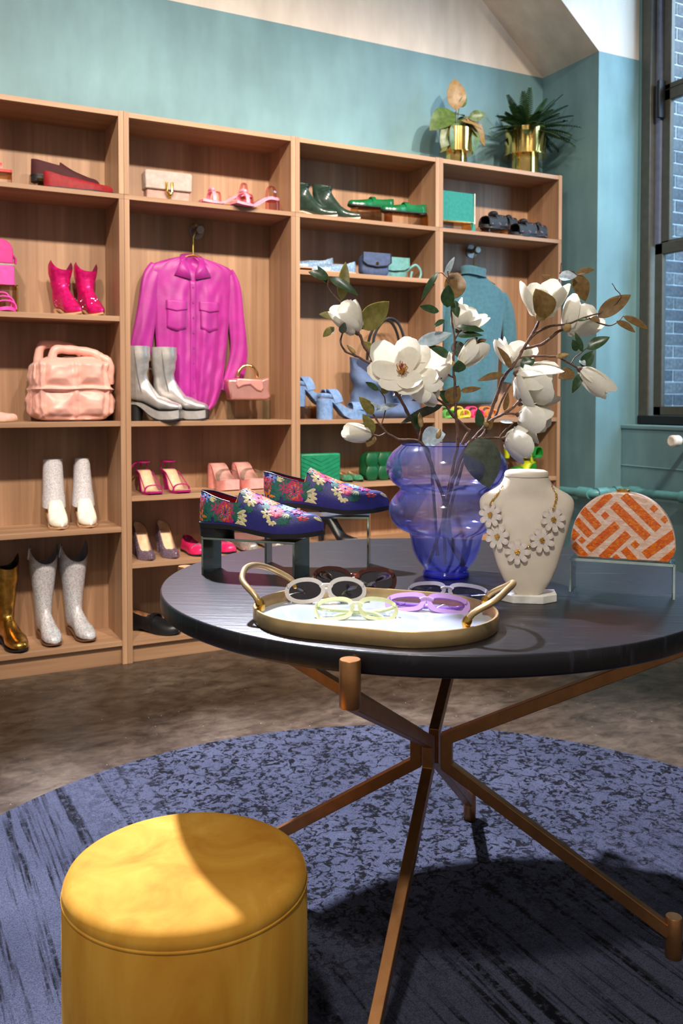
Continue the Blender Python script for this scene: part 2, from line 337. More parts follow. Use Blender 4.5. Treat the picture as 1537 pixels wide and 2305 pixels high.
# ------------------------------------------------------------------ rug, table, ottoman
def rug_mat():
    m, nt, b = base_mat('rug_pile'); v = coords(nt)
    fine = noise(nt, v, 420, 2, .7); mot = noise(nt, v, 27, 4, .66, 1.1); str_ = noise(nt, coords(nt, (34, 1.3, 1)), 1, 3, .7, .25); brk = noise(nt, v, 60, 3, .7)
    big = noise(nt, v, 3.0, 3)
    tc = N(nt, 'ShaderNodeTexCoord'); sp = N(nt, 'ShaderNodeSeparateXYZ'); L(nt, tc.outputs['Object'], sp.inputs[0])
    yy = N(nt, 'ShaderNodeMapRange'); L(nt, sp.outputs[1], yy.inputs[0]); yy.inputs[1].default_value = .25; yy.inputs[2].default_value = -.25
    xx = N(nt, 'ShaderNodeMapRange'); L(nt, sp.outputs[0], xx.inputs[0]); xx.inputs[1].default_value = -.25; xx.inputs[2].default_value = -.60
    yx = N(nt, 'ShaderNodeMath', operation='MAXIMUM'); L(nt, yy.outputs[0], yx.inputs[0]); L(nt, xx.outputs[0], yx.inputs[1])
    vo = N(nt, 'ShaderNodeTexVoronoi', feature='DISTANCE_TO_EDGE'); vo.inputs['Scale'].default_value = 9
    wv = N(nt, 'ShaderNodeVectorMath', operation='ADD'); nn = N(nt, 'ShaderNodeTexNoise'); nn.inputs['Scale'].default_value = 14; L(nt, v, nn.inputs['Vector'])
    ws = N(nt, 'ShaderNodeVectorMath', operation='SCALE'); ws.inputs['Scale'].default_value = .10; L(nt, nn.outputs['Color'], ws.inputs[0]); L(nt, v, wv.inputs[0]); L(nt, ws.outputs[0], wv.inputs[1]); L(nt, wv.outputs[0], vo.inputs['Vector'])
    scroll = ramp(nt, vo.outputs['Distance'], [(.012, '#ffffff'), (.035, '#000000')])
    orn = N(nt, 'ShaderNodeMath', operation='MAXIMUM'); L(nt, ramp(nt, mot, [(.49, '#000000'), (.54, '#ffffff')]), orn.inputs[0]); L(nt, scroll, orn.inputs[1])
    wear = ramp(nt, brk, [(.40, '#000000'), (.50, '#ffffff')])
    o2 = N(nt, 'ShaderNodeMath', operation='MULTIPLY'); L(nt, orn.outputs[0], o2.inputs[0]); L(nt, wear, o2.inputs[1])
    s1 = ramp(nt, str_, [(.50, '#000000'), (.60, '#ffffff')]); s2 = N(nt, 'ShaderNodeMath', operation='MULTIPLY'); L(nt, s1, s2.inputs[0]); L(nt, ramp(nt, brk, [(.3, '#404040'), (.5, '#ffffff')]), s2.inputs[1])
    pat = mix(nt, yx.outputs[0], o2.outputs[0], s2.outputs[0])
    base = ramp(nt, big, [(.3, '#464a5e'), (.7, '#5b5f74')])
    c = mix(nt, pat, base, '#0c0d15')
    c = mix(nt, 1.0, c, ramp(nt, fine, [(.3, '#8a8a90'), (.7, '#ffffff')]), 'MULTIPLY')
    L(nt, c, b.inputs['Base Color']); b.inputs['Roughness'].default_value = .95; b.inputs['Specular IOR Level'].default_value = .15
    bump(nt, b, fine, .8, .003); return m
RUGC, RUGR = (.063, -2.275), 1.242
r_ = MB().lathe([(RUGR - .004, 0), (RUGR, .003), (RUGR, .008), (RUGR - .004, .0105), (.01, .0105)], 160)
o = r_.build('round_rug', rug_mat(), None); o.location = (*RUGC, 0)
tag(o, 'large round distressed blue and navy rug under the table', 'rug')

def velvet():
    m, nt, b = base_mat('mustard_velvet'); v = coords(nt, (1, 1, .35))
    f = noise(nt, v, 9, 5, .6, .8)
    L(nt, ramp(nt, f, [(.3, '#b0741f'), (.55, '#c48e32'), (.75, '#cf9f45')]), b.inputs['Base Color'])
    b.inputs['Roughness'].default_value = .8; b.inputs['Sheen Weight'].default_value = .35; b.inputs['Sheen Roughness'].default_value = .35
    b.inputs['Sheen Tint'].default_value = lin('#f0c060'); b.inputs['Specular IOR Level'].default_value = .2
    bump(nt, b, noise(nt, v, 300, 2), .1, .001); return m
VEL = velvet()
ot = thing('ottoman', 'mustard yellow velvet drum ottoman standing on the rug', 'ottoman', (-.509, -2.464, .0105))
RO, HO = .1945, .3895
MB().lathe([(RO - .012, 0), (RO - .003, .004), (RO, .02), (RO + .001, .2), (RO, HO - .035), (RO - .002, HO - .030)], 96, cap1=False).build('body', VEL, ot)
MB().lathe([(RO - .002, HO - .0305), (RO, HO - .026), (RO - .0015, HO - .018), (RO - .006, HO - .009), (RO - .016, HO - .003), (RO - .034, HO - .0005), (.1, HO), (.01, HO)], 96, cap0=False).build('seat_pad', VEL, ot)
MB().lathe([(RO - .001, HO - .033), (RO + .001, HO - .0315), (RO + .001, HO - .0295), (RO - .001, HO - .028)], 96, cap0=False, cap1=False).build('seam', VEL, ot)

TC, TR, TZ = Vector((.112, -2.231, 0)), .574, .76
def blackwood():
    m, nt, b = base_mat('black_stained_ash'); v = coords(nt, (7, 90, 7))
    f = noise(nt, v, 1.0, 4, .6, .3); fl = ramp(nt, f, [(.60, '#000000'), (.70, '#ffffff')])
    L(nt, mix(nt, fl, '#120f15', '#2b2733'), b.inputs['Base Color'])
    b.inputs['Roughness'].default_value = .35; b.inputs['Specular IOR Level'].default_value = .55
    bump(nt, b, f, .35, .003); return m
tb = thing('round_table', 'round black wood table on bronze star-shaped legs', 'table', (TC.x, TC.y, .0105))
zt = TZ - .0105
o = MB().lathe([(TR - .006, zt - .038), (TR - .002, zt - .036), (TR, zt - .033), (TR, zt - .004), (TR - .001, zt - .0012), (TR - .004, zt), (.01, zt)], 180).build('table_top', blackwood(), tb, angle=60)
o.rotation_euler.z = math.radians(-32)
BRZ = mat('bronze_metal', '#a9764a', .38, .85, .06, 40)
def bar(mb, p, q, w, h, up=(0, 0, 1)):
    p, q = Vector(p), Vector(q); t = (q - p).normalized(); s_ = Vector(up).cross(t).normalized(); u_ = t.cross(s_)
    R = [[c + s_ * (w / 2 * a) + u_ * (h / 2 * b) for a, b in ((-1, -1), (1, -1), (1, 1), (-1, 1))] for c in (p, q)]
    mb.rings(R, True, True, True)
for az in (45, 134, 225, -42):
    a_ = math.radians(az); c_, s_ = math.cos(a_), math.sin(a_); sd = (-s_, c_, 0)
    P = lambda r, z: Vector((r * c_, r * s_, z))
    g = MB()
    # bent square tube: rim pin -> hub -> foot pin, in one vertical plane
    pth = [P(.585, .672), P(.033, .408), P(.033, .348), P(.49, .052)]
    w2, t2 = .011, .0125
    R = []
    for i, p in enumerate(pth):
        d1 = (pth[i] - pth[i - 1]).normalized() if i else (pth[1] - pth[0]).normalized()
        d2 = (pth[i + 1] - pth[i]).normalized() if i < 3 else d1
        t_ = (d1 + d2).normalized(); n_ = Vector(sd).cross(t_).normalized(); k = 1 / max(.5, n_.dot(Vector(sd).cross(d1).normalized()))
        R.append([p + Vector(sd) * (w2 * a) + n_ * (t2 * k * b) for a, b in ((-1, -1), (1, -1), (1, 1), (-1, 1))])
    g.rings(R, True, True, True)
    leg = g.build('leg', BRZ, tb, smooth=False, bevel=.0015)
    q = P(.597, 0); MB().lathe([(.0150, .668), (.0166, .670), (.0166, .7405), (.0155, .742)], 28, (q.x, q.y)).build('rim_pin', BRZ, leg)
    q = P(.498, 0); MB().lathe([(.0150, 0), (.0166, .002), (.0166, .083), (.0155, .0845)], 28, (q.x, q.y)).build('foot_pin', BRZ, leg)
# ------------------------------------------------------------------ shoe makers (toe along +x, heel at x = 0, standing on z = 0)
def toe_w(s, toe):
    if s < .14: return .78 * math.sqrt(max(0, 1 - (1 - s / .14) ** 2))
    if s < .66: return lerp(.78, 1.0, (s - .14) / .52) - .10 * math.sin(PI * (s - .14) / .52)
    q = (s - .66) / .34
    if toe == 'point': return max(.0, 1 - q ** 1.55) * .97 + .05 * (1 - q)
    if toe == 'square': return 1 - .28 * q ** 3 if q < .96 else .70
    return math.sqrt(max(0, 1 - q ** 2.4))
def sole_z(s, heel, plat, spring=.006):
    if s < .22: z = heel
    elif s < .68: q = (s - .22) / .46; z = lerp(heel, plat, q * q * (3 - 2 * q))
    else: z = plat
    return z + (spring * ((s - .8) / .2) ** 2 if s > .8 else 0)
SN = [0, .008, .02, .04, .07, .11, .16, .22, .29, .36, .43, .5, .56, .61, .66, .71, .76, .81, .86, .9, .94, .97, .985, .995, 1.0]
def sole_part(Ls, W, heel, plat, th, toe, name, m, parent, flare=1.04, s0=0, s1=1):
    """sole slab that follows the foot; th = thickness or function of s"""
    R = []
    for s in SN:
        if s < s0 or s > s1: continue
        w = W / 2 * max(.02, toe_w(s, toe)) * flare; z = sole_z(s, heel, plat); t = th(s) if callable(th) else th
        x = (s * 1.012 - .006) * Ls
        R.append([(x, -w, z), (x, w, z), (x, w, z - t), (x, -w, z - t)])
    return MB().rings(R, True, True, True).build(name, m, parent, angle=50)
class LowCut:
    def __init__(k, Ls=.27, W=.085, heel=.02, plat=.008, back=.058, side=.04, vamp=.06, toe_h=.03, sv=.42, toe='point', e=2.5, throat=.10):
        k.__dict__.update(locals())
    def H(k, s):
        b = max(k.back, k.side, k.vamp * .8) * 1.10
        if s < k.sv: q = max(0, (s / k.sv - .3) / .7); return lerp(b, max(k.vamp, k.side * 1.1), q * q * (3 - 2 * q))
        q = (s - k.sv) / (1 - k.sv); v = max(k.vamp, k.side * 1.1)
        if q < .8: p = q / .8; return lerp(v, k.toe_h, p ** .85)
        return k.toe_h * math.sqrt(max(.0, 1 - ((q - .8) / .2) ** 2 * .93))
    def top(k, s): return min(k.H(s) * .97, interp(s, [(0, k.back), (.06, k.back * .98), (.2, lerp(k.back, k.side, .7)), (.32, k.side), (k.sv, k.side * 1.05)]))
    def th(k, s):
        if s < k.sv: return math.asin(min(1, (k.top(s) / k.H(s)) ** (k.e / 2)))
        a = math.asin(min(1, (k.top(k.sv) / k.H(s)) ** (k.e / 2))) if k.top(k.sv) < k.H(s) else PI / 2
        q = min(1, (s - k.sv) / k.throat); return lerp(a, PI / 2, math.sqrt(q))
    def pt(k, side, s, th, off=0):
        w = k.W / 2 * max(.02, toe_w(s, k.toe)); h = k.H(s)
        y = (w + off) * abs(math.cos(th)) ** (2 / k.e); z = (h + off) * abs(math.sin(th)) ** (2 / k.e)
        return Vector((s * k.Ls, side * y, sole_z(s, k.heel, k.plat) + z))
    def shell(k, off, mb=None):
        mb = mb or MB(); K = 8
        ss = sorted(set(SN + [k.sv, k.sv + k.throat * .05, k.sv + k.throat * .2, k.sv + k.throat * .5, k.sv + k.throat]))
        for side in (-1, 1):
            mb.rings([[k.pt(side, s, k.th(s) * j / K, off) for j in range(K + 1)] for s in ss], False)
        return mb
def lowcut(t, k, up, lining, sole, sole_t=.006, heel_len=.26, heel_m=None, heel_taper=1.0, trim=None):
    u = k.shell(0).build('upper', up, t, angle=60)
    k.shell(-.0022).build('lining', lining, t, angle=60)
    ins = MB(); R = []
    for s in SN[:19]:
        w = k.W / 2 * toe_w(s, k.toe) * .96; z = sole_z(s, k.heel, k.plat) + .003
        R.append([(s * k.Ls, -w, z), (s * k.Ls, w, z)])
    ins.rings(R, False).build('insole', lining, t)
    sole_part(k.Ls, k.W, k.heel, k.plat, sole_t, k.toe, 'sole', sole, t)
    if k.heel - sole_t > .004:
        h = MB(); R = []; n = 14
        for q, sc in ((0, heel_taper), (.35, lerp(heel_taper, 1, .25)), (.8, lerp(heel_taper, 1, .7)), (1, 1.0)):
            z = (k.heel - sole_t) * q; Lh = heel_len * k.Ls * sc
            R.append([((1 - math.cos(a)) / 2 * Lh, math.sin(a) * k.W / 2 * .80 * sc, z) for a in [2 * PI * j / n for j in range(n)]])
        h.rings(R, True, True, True).build('heel', heel_m or sole, t)
    if trim:
        pth = [k.pt(-1, s, k.th(s), .001) for s in SN if .0 <= s <= k.sv]; pth = pth[::-1] + [k.pt(1, s, k.th(s), .001) for s in SN if 0 <= s <= k.sv]
        MB().tube(pth, .0012, 6).build('piping', trim, t)
    return u
def loftAB(rings, n=20, pt=2.0, pb=3.4):
    R = []
    for (ax, az, bx, bz, w, *ex) in rings:
        top = ex[0] if ex else None; r = []
        for j in range(n):
            a = 2 * PI * j / n; c, s = math.cos(a), math.sin(a); e = pt if c > 0 else pb
            c2, s2 = sgnpow(c, 2 / e), sgnpow(s, 2 / e)
            x = (ax + bx) / 2 + (bx - ax) / 2 * c2; z = (az + bz) / 2 + (bz - az) / 2 * c2
            if top: z += top(a)
            r.append((x, w * s2, z))
        R.append(r)
    return R
def boot(t, Ls, W, Hh, heel, plat, up, lining, sole, shaft_d=.10, shaft_w=.085, toe='point', top=None, sole_t=.008, heel_taper=.85, top_flare=1.0, platform=None, ankle=.8, foot_m=None, cuff=None):
    tw = lambda s: W / 2 * max(.05, toe_w(s, toe)); sz = lambda s: sole_z(s, heel, plat)
    th = .026 if toe == 'point' else .034
    R = [(Ls, sz(1), Ls * 1.0, sz(1) + .008, tw(.985) * .6), (Ls * .985, sz(.985), Ls * .98, sz(.98) + th * .7, tw(.97)), (Ls * .94, sz(.94), Ls * .92, sz(.92) + th, tw(.93)), (Ls * .86, sz(.86), Ls * .83, sz(.83) + th * 1.25, tw(.85)), (Ls * .76, sz(.76), Ls * .70, sz(.7) + th * 1.75, tw(.75)),
         (Ls * .64, sz(.64), Ls * .58, sz(.58) + .062, tw(.64) * .98), (Ls * .48, sz(.48), Ls * .475, sz(.42) + .078, tw(.5) * .93), (Ls * .30, sz(.3), Ls * .42, sz(.34) + .088, tw(.35) * .92), (Ls * .13, sz(.1), Ls * .40, heel + .092, tw(.25) * .95), (Ls * .03, heel + .008, Ls * .385, heel + .097, tw(.2) * .95), (Ls * .0, heel + .035, Ls * .375, heel + .104, W / 2 * ankle)]
    x0, x1 = -.0 * Ls, .37 * Ls; zA = heel + .075; cxm = Ls * .185
    nS = 10
    for i in range(1, nS + 1):
        q = i / nS; d = lerp(Ls * .36, shaft_d * (top_flare if q > .5 else lerp(1, top_flare, q)), min(1, q * 1.6)); wv = lerp(W / 2 * ankle, shaft_w / 2 * lerp(1, top_flare, q), min(1, q * 1.4))
        za = lerp(zA - .02, Hh, q); zb = lerp(heel + .112, Hh, q); wob = .0025 * math.sin(q * 17 + Ls * 90) * (1 - q)
        R.append((cxm - d / 2 + wob, za, cxm + d / 2 + wob, zb, wv) + ((lambda a, q=q: (top(a) * max(0, (q - .55) / .45) ** 1.3),) if top else ()))
    rr = loftAB(R, 24, 2.1, 3.6)
    if foot_m:
        k = 12; MB().rings(rr[:k], True, True, False).build('foot', foot_m, t, angle=70); u = MB().rings(rr[k - 1:], True, False, False).build('shaft', up, t, angle=70)
    else: u = MB().rings(rr, True, True, False).build('upper', up, t, angle=70)
    ins = [[(lerp(sum(q[0] for q in r) / len(r), p[0], .96), p[1] * .96, p[2] - .0004) for p in r] for r in rr[:-6:-1]]
    MB().rings(ins, True, False, True).build('lining', lining, t)
    if platform: sole_part(Ls, W * 1.06, heel, plat, platform, toe, 'sole', sole, t, 1.06)
    else: sole_part(Ls, W, heel, plat, sole_t, toe, 'sole', sole, t, .99)
    hb = heel - (sole_t if not platform else 0)
    if hb > .006:
        R = []; n = 16
        for q in (0, .3, .7, 1):
            sc = lerp(heel_taper, 1, q); Lh = .27 * Ls * sc
            R.append([(.004 + (1 - math.cos(a)) / 2 * Lh + (1 - sc) * .02, sgnpow(math.sin(a), .7) * W / 2 * .82 * sc, hb * q) for a in [2 * PI * j / n for j in range(n)]])
        MB().rings(R, True, True, True).build('heel', sole, t)
    return u
def strap(t, name, m, Ls, W, heel, plat, toe, s, h, width, thick=.0022, skew=0, parent=None, pull=0):
    """flat band over the foot at position s, h high; skew slants it"""
    n = 14; R = []
    for i in range(n + 1):
        a = PI * i / n; c = math.cos(a); ss = s + skew * c; w = W / 2 * toe_w(ss, toe) * 1.02
        p = Vector(((ss - pull * math.sin(a)) * Ls, -w * sgnpow(c, .8), sole_z(ss, heel, plat) + h * math.sin(a) ** .7))
        R.append(p)
    mb = MB(); rr = []
    for i, p in enumerate(R):
        t_ = (R[min(i + 1, n)] - R[max(i - 1, 0)]).normalized(); ax = Vector((1, 0, 0)); nn = ax.cross(t_).normalized(); ax = t_.cross(nn).normalized()
        rr.append([p + ax * width / 2 + nn * thick, p - ax * width / 2 + nn * thick, p - ax * width / 2 - nn * thick, p + ax * width / 2 - nn * thick])
    return mb.rings(rr, True, True, True).build(name, m, parent or t, angle=50)
def block_heel(t, m, Ls, W, hz, name='heel', l=.26, taper=.85, x0=.0, wk=.8):
    R = []; n = 16
    for q in (0, .5, 1):
        sc = lerp(taper, 1, q); Lh = l * Ls * sc
        R.append([(x0 * Ls + (1 - math.cos(a)) / 2 * Lh + (1 - sc) * l * Ls * .4, sgnpow(math.sin(a), .55) * W / 2 * wk * sc, hz * q) for a in [2 * PI * j / n for j in range(n)]])
    return MB().rings(R, True, True, True).build(name, m, t, angle=50)
def sandal(t, Ls, W, heel, plat, toe, body, insole, straps, plat_t=None, heel_kw=None, heel_m=None, strap_m=None):
    tp = plat_t if plat_t is not None else plat
    sole_part(Ls, W, heel, plat, (lambda s: max(.007, min(tp, sole_z(s, heel, plat, 0)) if s > .5 else lerp(.012, tp, max(0, (s - .25) / .25)))), toe, 'sole', body, t)
    R = []
    for s in SN:
        w = W / 2 * max(.02, toe_w(s, toe)) * .95; z = sole_z(s, heel, plat) + .0015
        R.append([(s * Ls, -w, z), (s * Ls, w, z)])
    MB().rings(R, False).build('insole', insole, t, solid=.002)
    if heel > .025: block_heel(t, heel_m or body, Ls, W, heel - .010, **(heel_kw or {}))
    for st in straps: strap(t, 'strap', st[3] if len(st) > 3 and st[3] else (strap_m or body), Ls, W, heel, plat, toe, st[0], st[1], st[2], skew=(st[4] if len(st) > 4 else 0))
def ankle_loop(t, m, Ls, heel, h, r=.0018, tail=0, w=.03, front=.34, name='ankle_strap'):
    pts = []
    for i in range(25):
        a = 2 * PI * i / 24; pts.append((Ls * (.16 - .15 * math.cos(a) + .02), w * math.sin(a), heel + h - .012 * math.cos(a) * 0))
    MB().tube(pts, r, 6).build(name, m, t)
    for sgn in (-1, 1): MB().tube([(Ls * .05, sgn * w * .75, heel), (Ls * .045, sgn * w * .85, heel + h * .5), (Ls * .08, sgn * w * .95, heel + h)], r, 6).build('strap', m, t)
    MB().tube([(Ls * .0, 0, heel + h * .4), (Ls * .02, 0, heel + h)], r * 1.6, 6).build('strap', m, t)
    if tail: MB().tube([(Ls * .2, -w, heel + h), (Ls * .24, -w * 1.7, heel + h - .01), (Ls * .25, -w * 2.3, heel + h - .045), (Ls * .24, -w * 2.5, heel + h - .08)], r, 6).build('strap', m, t)
def at_shelf(u, Y, z): return onY(u, 900, Y).x     # x along the wall below an image pixel column

# shared materials
LEA = lambda n, c, r=.42, **k: mat(n, c, r, 0, .08, 40, .12, 500, **k)
BLACK = LEA('black_leather', '#141416', .4); BSOLE = mat('black_rubber', '#101012', .6); TAN = LEA('tan_leather', '#c79a72', .55); NUDE = LEA('nude_lining', '#d5b08c', .6)
GOLD = metal_mat('polished_gold', '#d9a94f', .16); SILV = mat('silver_leather', '#cbc6c2', .38, .74, .07, 30, .2, 90)
AMBER = clear('amber_acrylic', '#f1d9ac', '#c99a52', 2); ACR = clear('clear_acrylic', '#eef4f3', '#cfe0da', 3)
def riser(name, label, x0, x1, y0, y1, z, h, m, group=None, th=.004, top_m=None):
    t = thing(name, label, 'riser', ((x0 + x1) / 2, (y0 + y1) / 2, z), 0, group); hw, hd = (x1 - x0) / 2, (y1 - y0) / 2
    MB().box(-hw, hw, -hd, hd, h - th, h).build('top_plate', top_m or m, t, smooth=False, bevel=.0006)
    for s in (-1, 1): MB().box(s * hw - (th if s > 0 else 0), s * hw + (th if s < 0 else 0), -hd, hd, 0, h - th).build('side_plate', m, t, smooth=False, bevel=.0006)
    return t
FR = math.radians
GR = 'small acrylic risers on the shelves'

# ---- left bookcase, topper: dark red loafers, coral slide
VR1 = mat('dark_red_velvet', '#3a060b', .8, 0, .10, 60, sheen=.0); VR2 = mat('crimson_velvet', '#82060f', .7, 0, .12, 60, sheen=.0)
riser('shoe_riser', 'small smoked riser under the dark red velvet loafer', -.335, -.26, .12, .22, 2.0205, .058, AMBER, GR)
t = thing('loafer', 'dark red velvet loafer raised behind its crimson mate', 'shoe', (-.355, .175, 2.0715), FR(-6), 'velvet loafers on the topper shelf', ry=FR(2))
lowcut(t, LowCut(.285, .09, .030, .008, .066, .052, .078, .034, .40, throat=.04), VR1, BLACK, BSOLE)
t = thing('loafer', 'bright crimson velvet loafer lying flat in front of the darker one', 'shoe', (-.318, .075, 2.0205), FR(-5), 'velvet loafers on the topper shelf')
lowcut(t, LowCut(.285, .088, .012, .008, .066, .046, .05, .03, .46), VR2, BLACK, BSOLE)
CORAL = LEA('coral_leather', '#f0544f', .45)
riser('shoe_riser', 'amber riser under the coral slide at the picture edge', -.62, -.445, .05, .17, 2.0205, .052, AMBER, GR)
t = thing('slide', 'coral red slide on the amber riser', 'shoe', (-.66, .11, 2.073), FR(-4))
sandal(t, .22, .08, .02, .010, 'round', CORAL, CORAL, [(.62, .045, .06), (.78, .03, .02)])
# ---- left bookcase, second bay: pink box bag, pink slides, cowboy boots
HP = LEA('hot_pink_leather', '#e8479c', .35); HPD = LEA('deep_pink_leather', '#c92a80', .4)
riser('bag_riser', 'gold mirrored riser carrying the hot pink box bag', -.60, -.425, .06, .20, 1.502, .115, GOLD, GR, .006, AMBER)
t = thing('box_bag', 'hot pink arched box bag on the gold riser', 'bag', (-.515, .13, 1.617))
def arch(w, h, r, n=8): return [(-w / 2, 0), (w / 2, 0)] + [(w / 2 - r + r * math.cos(PI / 2 * i / n), h - r + r * math.sin(PI / 2 * i / n)) for i in range(n + 1)] + [(-w / 2 + r - r * math.sin(PI / 2 * i / n), h - r + r * math.cos(PI / 2 * i / n)) for i in range(n + 1)]
MB().prism([(-.082, 0), (.082, 0), (.078, .082), (-.078, .082)], -.045, .045).build('lower_body', HP, t, bevel=.005)
MB().prism([(x, z + .09) for x, z in arch(.152, .10, .05)], -.042, .042).build('upper_body', HPD, t, bevel=.004)
MB().box(-.079, .079, -.043, .043, .082, .09).build('zip', metal_mat('zip_steel', '#b9a9a0', .35), t)
MB().tube([(.078, 0, .13), (.09, 0, .115), (.088, 0, .095)], .006, 8).build('tassel_ring', HPD, t)
t = thing('slide', 'hot pink strappy slide under the gold riser', 'shoe', (-.50, .16, 1.502), FR(-80))
HPK = LEA('hot_pink_strap', '#f24fae', .4)
sandal(t, .16, .085, .02, .012, 'round', HPK, HPK, [(.82, .035, .018), (.66, .055, .018), (.48, .07, .018)])
PK = mat('metallic_pink_leather', '#d61a72', .3, .45, .12, 60, .25, 120); PKL = LEA('pink_lining', '#7d1040', .6)
RHI = metal_mat('rhinestone', '#f4e6ee', .08)
def vtop(d): return lambda a: d * (-abs(math.cos(a)) ** .8 + .15)
for i, (x, lab) in enumerate([(-.225, 'hot pink metallic cowboy boot standing nearer the gold riser'), (-.115, 'hot pink metallic cowboy boot standing nearer the shelf side')]):
    t = thing('cowboy_boot', lab, 'boot', (x - .02, .21, 1.502), FR(-72 - 6 * i), 'hot pink cowboy boots')
    boot(t, .205, .078, .235, .035, .009, PK, PKL, TAN, .088, .092, 'point', vtop(.045), top_flare=1.05)
    m = MB()
    for k in range(9): a = rnd.uniform(-.6, .6); m.ball((.03 + .135 * rnd.random(), -.034 + .01 * rnd.random(), .045 + .1 * rnd.random() * (1 if k < 4 else .35)), .0026, 6)
    for k in range(5): m.ball((.10 + .05 * rnd.random(), .02 * rnd.uniform(-1, 1), .06 + .02 * rnd.random()), .0026, 6)
    m.build('rhinestones', RHI, t)
# ---- left bookcase, third bay: blush loafers, puffer bag
BL = LEA('blush_suede', '#dfa79a', .7)
for i, (x, y, rz, lab) in enumerate([(-.69, .185, -3, 'blush suede loafer half hidden behind the one with the gold bit'), (-.695, .09, -6, 'blush suede loafer with a gold horsebit beside the puffer bag')]):
    t = thing('loafer', lab, 'shoe', (x - .01 * i, y, 1.053 + (.0 if i else .0)), FR(rz), 'blush suede loafers')
    lowcut(t, LowCut(.27, .085, .014, .009, .05, .042, .052, .024, .45), BL, NUDE, TAN)
    MB().tube([(.135, -.026, .052), (.14, -.012, .062), (.14, .012, .062), (.135, .026, .052)], .003, 8).build('horsebit', GOLD, t)
def puffer():
    t = thing('puffer_bag', 'pale pink quilted puffer tote bag with soft top handles', 'bag', (-.205, .135, 1.053), FR(2))
    m = mat('pale_pink_nylon', '#e0a596', .42, 0, .05, 20, .35, 45, sheen=.2)
    R = []; n = 150; rows = 64; W_, D_, H_ = .335, .21, .275
    S_ = [(sgnpow(math.cos(2 * PI * j / 1600), .42), sgnpow(math.sin(2 * PI * j / 1600), .42)) for j in range(1600)]; acc = [0]
    for j in range(1600): p_, q_ = S_[j], S_[(j + 1) % 1600]; acc.append(acc[-1] + math.hypot((q_[0] - p_[0]) * W_, (q_[1] - p_[1]) * D_))
    CS = []; jj = 0
    for j in range(n):
        while acc[jj + 1] < acc[-1] * j / n: jj += 1
        CS.append(tuple(lerp(u_, v_, (acc[-1] * j / n - acc[jj]) / max(1e-9, acc[jj + 1] - acc[jj])) for u_, v_ in zip(S_[jj], S_[(jj + 1) % 1600])))
    for i in range(rows + 1):
        q = i / rows; edge = min(q, 1 - q); k = 1 if edge > .14 else 1 - .42 * (1 - edge / .14) ** 2.2
        pv = abs(math.sin(PI * (q * 2.15 + .0))) ** .45
        tw = lerp(1, .93, q); ring = []
        for j in range(n):
            c, s = CS[j]; a = math.atan2(s, c)
            x, y = W_ / 2 * c * k * tw, D_ / 2 * s * k * tw
            ph = min(1, min(abs(x), abs(abs(x) - W_ * .40)) / .04) ** .6 if abs(s) > .5 else min(1, abs(y) / .04) ** .6
            pz = min(1, min(abs(q - .50), abs(q - .03), abs(q - 1.02)) / .17) ** .6
            pf = .034 * (min(ph, pz) - .5); y += math.copysign(pf, s) * min(1, abs(s) * 1.5); x += math.copysign(pf, c) * min(1, abs(c)) * .5
            pv3 = Vector((x, y, H_ * q)); nv = mnoise.noise(pv3 * 13) * .012 + mnoise.noise(pv3 * 30 + Vector((5, 2, 1))) * .005 + mnoise.noise(pv3 * 62) * .0012
            dx = Vector((x, y, 0)).normalized() * nv
            sag = .018 * math.cos(a) ** 2 * q
            ring.append((x + dx.x, y + dx.y, H_ * q - (1 - (q > .5)) * 0 - sag * 0 + .012 * mnoise.noise(Vector((x * 9, y * 9, 3))) * q))
        R.append(ring)
    MB().rings(R, True, True, True).build('body', m, t, angle=80)
    for y, lift, dx in ((.03, .10, -.03), (-.05, .055, .01)):
        p = smooth_path([(-.10 + dx, y, H_ - .03), (-.085 + dx, y, H_ + lift * .45), (-.03 + dx, y + .01, H_ + lift * .55), (.04 + dx, y + .01, H_ + lift * .45), (.09 + dx, y, H_ + .01), (.11 + dx, y, H_ - .04)], 6)
        MB().tube(p, [.019 + .0012 * math.sin(i * 1.1) for i in range(len(p))], 12).build('handle', m, t)
    p = smooth_path([(.155, -.06, .16), (.15, -.075, .25), (.10, -.05, .285), (.05, 0, .28)], 5)
    MB().tube(p, [.016 + .002 * math.sin(i * 2.2) for i in range(len(p))], 10, (1, .7)).build('strap', m, t)
puffer()
# ---- left bookcase, fourth bay: crystal ankle boots
CRY = glitter('crystal_mesh', '#e0dbdf', '#ffffff', 480, .05, .45); WHT = LEA('ivory_leather', '#efe4d4', .4)
for i, (x, rz, lab) in enumerate([(-.262, -88, 'ivory pointed ankle boot with crystal shaft nearer the middle of the bay'), (-.135, -90, 'ivory pointed ankle boot with crystal shaft nearer the shelf side')]):
    t = thing('ankle_boot', lab, 'boot', (x - .012, .245, .597), FR(rz), 'ivory crystal boots')
    boot(t, .225, .085, .262, .062, .009, CRY, NUDE, TAN, .082, .07, 'point', None, heel_taper=.4, foot_m=WHT)
    R = []
    for k in range(13):
        q = k / 12; z = lerp(.29, .085, q); d = lerp(.040, .052, q) ; w = lerp(.040 - .010 * i, .047, q ** .8); cx = lerp(.045, .062, q ** 2)
        R.append([(cx + d * math.cos(a), w * math.sin(a), z + (.0 if k < 12 else -.008 * math.cos(a))) for a in [2 * PI * j / 28 for j in range(28)]])
    R.append([(p[0] * .99 + .001, p[1] * .95, p[2] - .002) for p in R[-1]])
    MB().rings(R, True).build('fold_over_shaft', CRY, t)
    R2 = [[(p[0] * 1.0 + (.0015 if p[0] > .06 else -.0015), p[1] * 1.04, p[2]) for p in r] for r in R[9:13]]
    MB().rings(R2, True).build('cuff', CRY, t)
